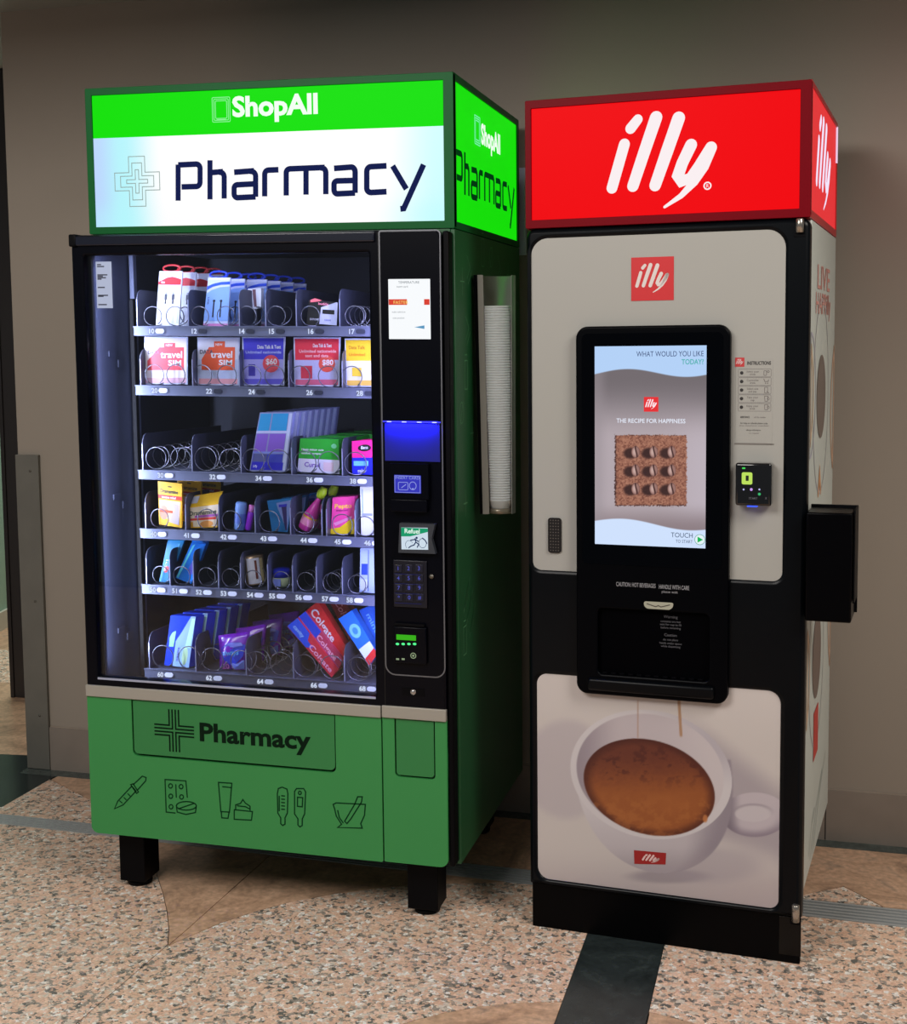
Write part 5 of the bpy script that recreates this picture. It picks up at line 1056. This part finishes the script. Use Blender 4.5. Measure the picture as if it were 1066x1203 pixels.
# hinge pins
for (u, v0, v1) in ((940, 256.5, 273), (935, 1063.5, 1083.5)):
    a = at2(u, v0, -.008); c = at2(u, v1, -.008); b = B(); r_ = .0095
    b.lathe([(0,0),(r_,0),(r_,a[1]-c[1]-.002),(r_-.002,a[1]-c[1]),(0,a[1]-c[1])], (a[0], -.004, c[1]), (0,0,1), 18); hp = P2('hinge_pin', b, mat('hinge_steel', rgb(176,170,160), .25, .9))
    b = B(); b.box(a[0]-.014, a[0]+.012, -.001, .012, c[1]-.010, c[1]-.001, .001); P2('hinge_block', b, mblack, hp)
# side sheet print
sx = W2_+.0002; sfn = lambda y, z: (sx, y, z)
b = B(); b.text('LIVE', .18, 1.662, .085, 0, bold=.01, fn=sfn, fit=.33); b.text('HAPPilly', .15, 1.600, .075, 0, bold=.01, fn=sfn, fit=.40)
P2('lettering', b, ink(222,156,146), body)
b = B(); b.disc((.325, 1.387), .118, .108, 0, 40, fn=sfn); P2('coffee_print', b, ink(118,106,98), body)
b = B(); b.disc((.30, .71), .112, .112, 0, 40, fn=sfn); P2('coffee_print', b, ink(118,102,94), body)
for (cy_, cz_, r_, wd_, m) in ((.325,1.387,.20,.004,ink(190,190,192)),(.30,.71,.19,.004,ink(190,190,190)),(.02,1.40,.10,.010,ink(216,190,160)),(.06,1.40,.12,.004,ink(186,184,200)),(.75,1.34,.14,.012,ink(220,180,150)),(.02,.70,.10,.010,ink(220,190,160)),(.75,.74,.12,.012,ink(220,180,150))):
    pts = [(cy_+r_*math.cos(t), cz_+r_*1.25*math.sin(t)) for t in (2*math.pi*k/36 for k in range(36))]
    pts = [(min(max(p[0], .054+wd_), D2_-.004-wd_), p[1]) for p in pts]; b = B(); b.stroke(pts, wd_, 0, fn=lambda y, z: (W2_, y, z), closed=True); P2('cup_outline_print', b, m, body)
b = B(); b.quad([(sx,.24,.44),(sx,.36,.44),(sx,.36,.57),(sx,.24,.57)]); P2('red_badge', b, ink(206,60,52), body)
b = B(); b.stroke([(.28,1.14),(.31,1.19),(.34,1.14)], .012, 0, fn=sfn); P2('orange_mark', b, ink(222,160,110), body)
for k, (a0, b0) in enumerate((((.2,.20),(.5,.34)),((.26,.19),(.6,.36)),((.16,.22),(.3,.30)))): b = B(); b.stroke([a0, ((a0[0]+b0[0])/2, (a0[1]+b0[1])/2+.02), b0], .003, 0, fn=sfn); P2('sweep_print', b, ink(186,196,190), body)
# black holder bolted on the side
hx0, hz0 = .706, .868
b = B(); b.box(.7005, .806, -.035, .075, .870, 1.130, .004); hd = P2('side_holder', b, mat('holder_black', rgb(2,2,4), .30, spec=.08))
b = B(); b.box(.808, .812, -.022, .082, .915, 1.136, .001); b.box(.7005, .812, .076, .084, .875, 1.136, .001); P2('holder_back_plate', b, mblack, hd)

# ------------------------------------------------------------ cup dispenser and its cups, fixed to the vending machine's side
cx_d, cy_d = XR+.062, .195
zt_, zb2 = at1(585, 323, .16)[1], at1(585, 604, .16)[1]
A_ = [math.radians(205-230*k/18) for k in range(19)]
def ch_sheet(th):
    b = B(); A = []; Bk = []
    for z, R_ in ((zb2, .046), (zt_, .050)):
        A.append([b.bm.verts.new((cx_d+R_*math.cos(a), cy_d+R_*math.sin(a), z)) for a in A_]); Bk.append([b.bm.verts.new((cx_d+(R_+th)*math.cos(a), cy_d+(R_+th)*math.sin(a), z)) for a in A_])
    n = len(A_)
    for k in range(n-1):
        for q in ([A[0][k],A[0][k+1],A[1][k+1],A[1][k]], [Bk[1][k],Bk[1][k+1],Bk[0][k+1],Bk[0][k]], [A[1][k],A[1][k+1],Bk[1][k+1],Bk[1][k]], [Bk[0][k],Bk[0][k+1],A[0][k+1],A[0][k]]):
            f = b._f(q); f.smooth = True
    for k in (0, n-1): b._f([A[0][k],A[1][k],Bk[1][k],Bk[0][k]])
    return b
chm = mat('channel_steel', rgb(190,188,184), .32, .55)
ds_ = P1('cup_dispenser', ch_sheet(.002), chm)
yl = cy_d-.040
P4 = [at1(567.5, 604, yl), at1(575, 604, yl), at1(567.5, 323, yl), at1(561, 323, yl)]
b = B(); b.prism(P4, yl, yl+.003); P1('front_lip', b, mat('lip_steel', rgb(176,170,162), .35, .3), ds_)
P4 = [at1(564, 604, yl+.004), at1(567.5, 604, yl+.004), at1(561, 323, yl+.004), at1(556.5, 323, yl+.004)]
b = B(); b.prism(P4, yl+.004, yl+.07); P1('mounting_plate', b, mblack, ds_)
b = B(); b.lathe([(0,0),(.034,0),(.034,.014),(.031,.014),(.031,.004),(0,.004)], (cx_d+.006, cy_d, zb2), (0,0,1), 24); P1('bottom_collar', b, mat('stop_steel', rgb(170,158,140), .3, .5), ds_)
cupw = mat('paper_cup_white', rgb(246,250,252), .6)
b = B(); b.lathe([(.0,.0),(.030,0),(.0380,.0275),(.0395,.0285),(.0400,.0310),(.0385,.0325),(.0370,.031),(.031,.003),(0,.003)], (0,0,0), (0,0,1), 24); cup0 = b.build('paper_cup', cupw, None)
ztop = at1(585, 358, cy_d-.04)[1]; step = .0069; z00 = zb2+.006; nc = int((ztop-.032-z00)/step)
def nth(k): return '%d%s' % (k, 'th' if 10 <= k % 100 <= 20 else {1:'st',2:'nd',3:'rd'}.get(k % 10, 'th'))
for k in range(nc+1):
    o = cup0 if k == 0 else cup0.copy()
    if k: C.objects.link(o)
    t = k/nc; s_ = .84+.19*min(1, t*1.6)
    o.location = (cx_d+.001+.007*(1-t), cy_d-.004, z00+step*k - K1*(cx_d-.3)); o.scale = (s_, s_, 1); o.rotation_euler = (0, 0, .3*k)
    lb_ = 'white paper cup at the very bottom of the steel dispenser' if k == 0 else 'white paper cup topmost in the steel dispenser' if k == nc else 'white paper cup, %s from the bottom of the stack in the steel dispenser' % nth(k+1)
    tag(o, lb_, 'cup', 'paper cups stacked in the steel dispenser')

# added pale strip standing in for light on the wall, between the two lit signs
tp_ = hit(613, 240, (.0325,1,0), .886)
b = B(); b.box(-.016, .016, -.022, -.001, 0, .27, .002); tk = b.build('wall_light_strip', mat('pale_light_strip', rgb(206,208,236), .5), None)
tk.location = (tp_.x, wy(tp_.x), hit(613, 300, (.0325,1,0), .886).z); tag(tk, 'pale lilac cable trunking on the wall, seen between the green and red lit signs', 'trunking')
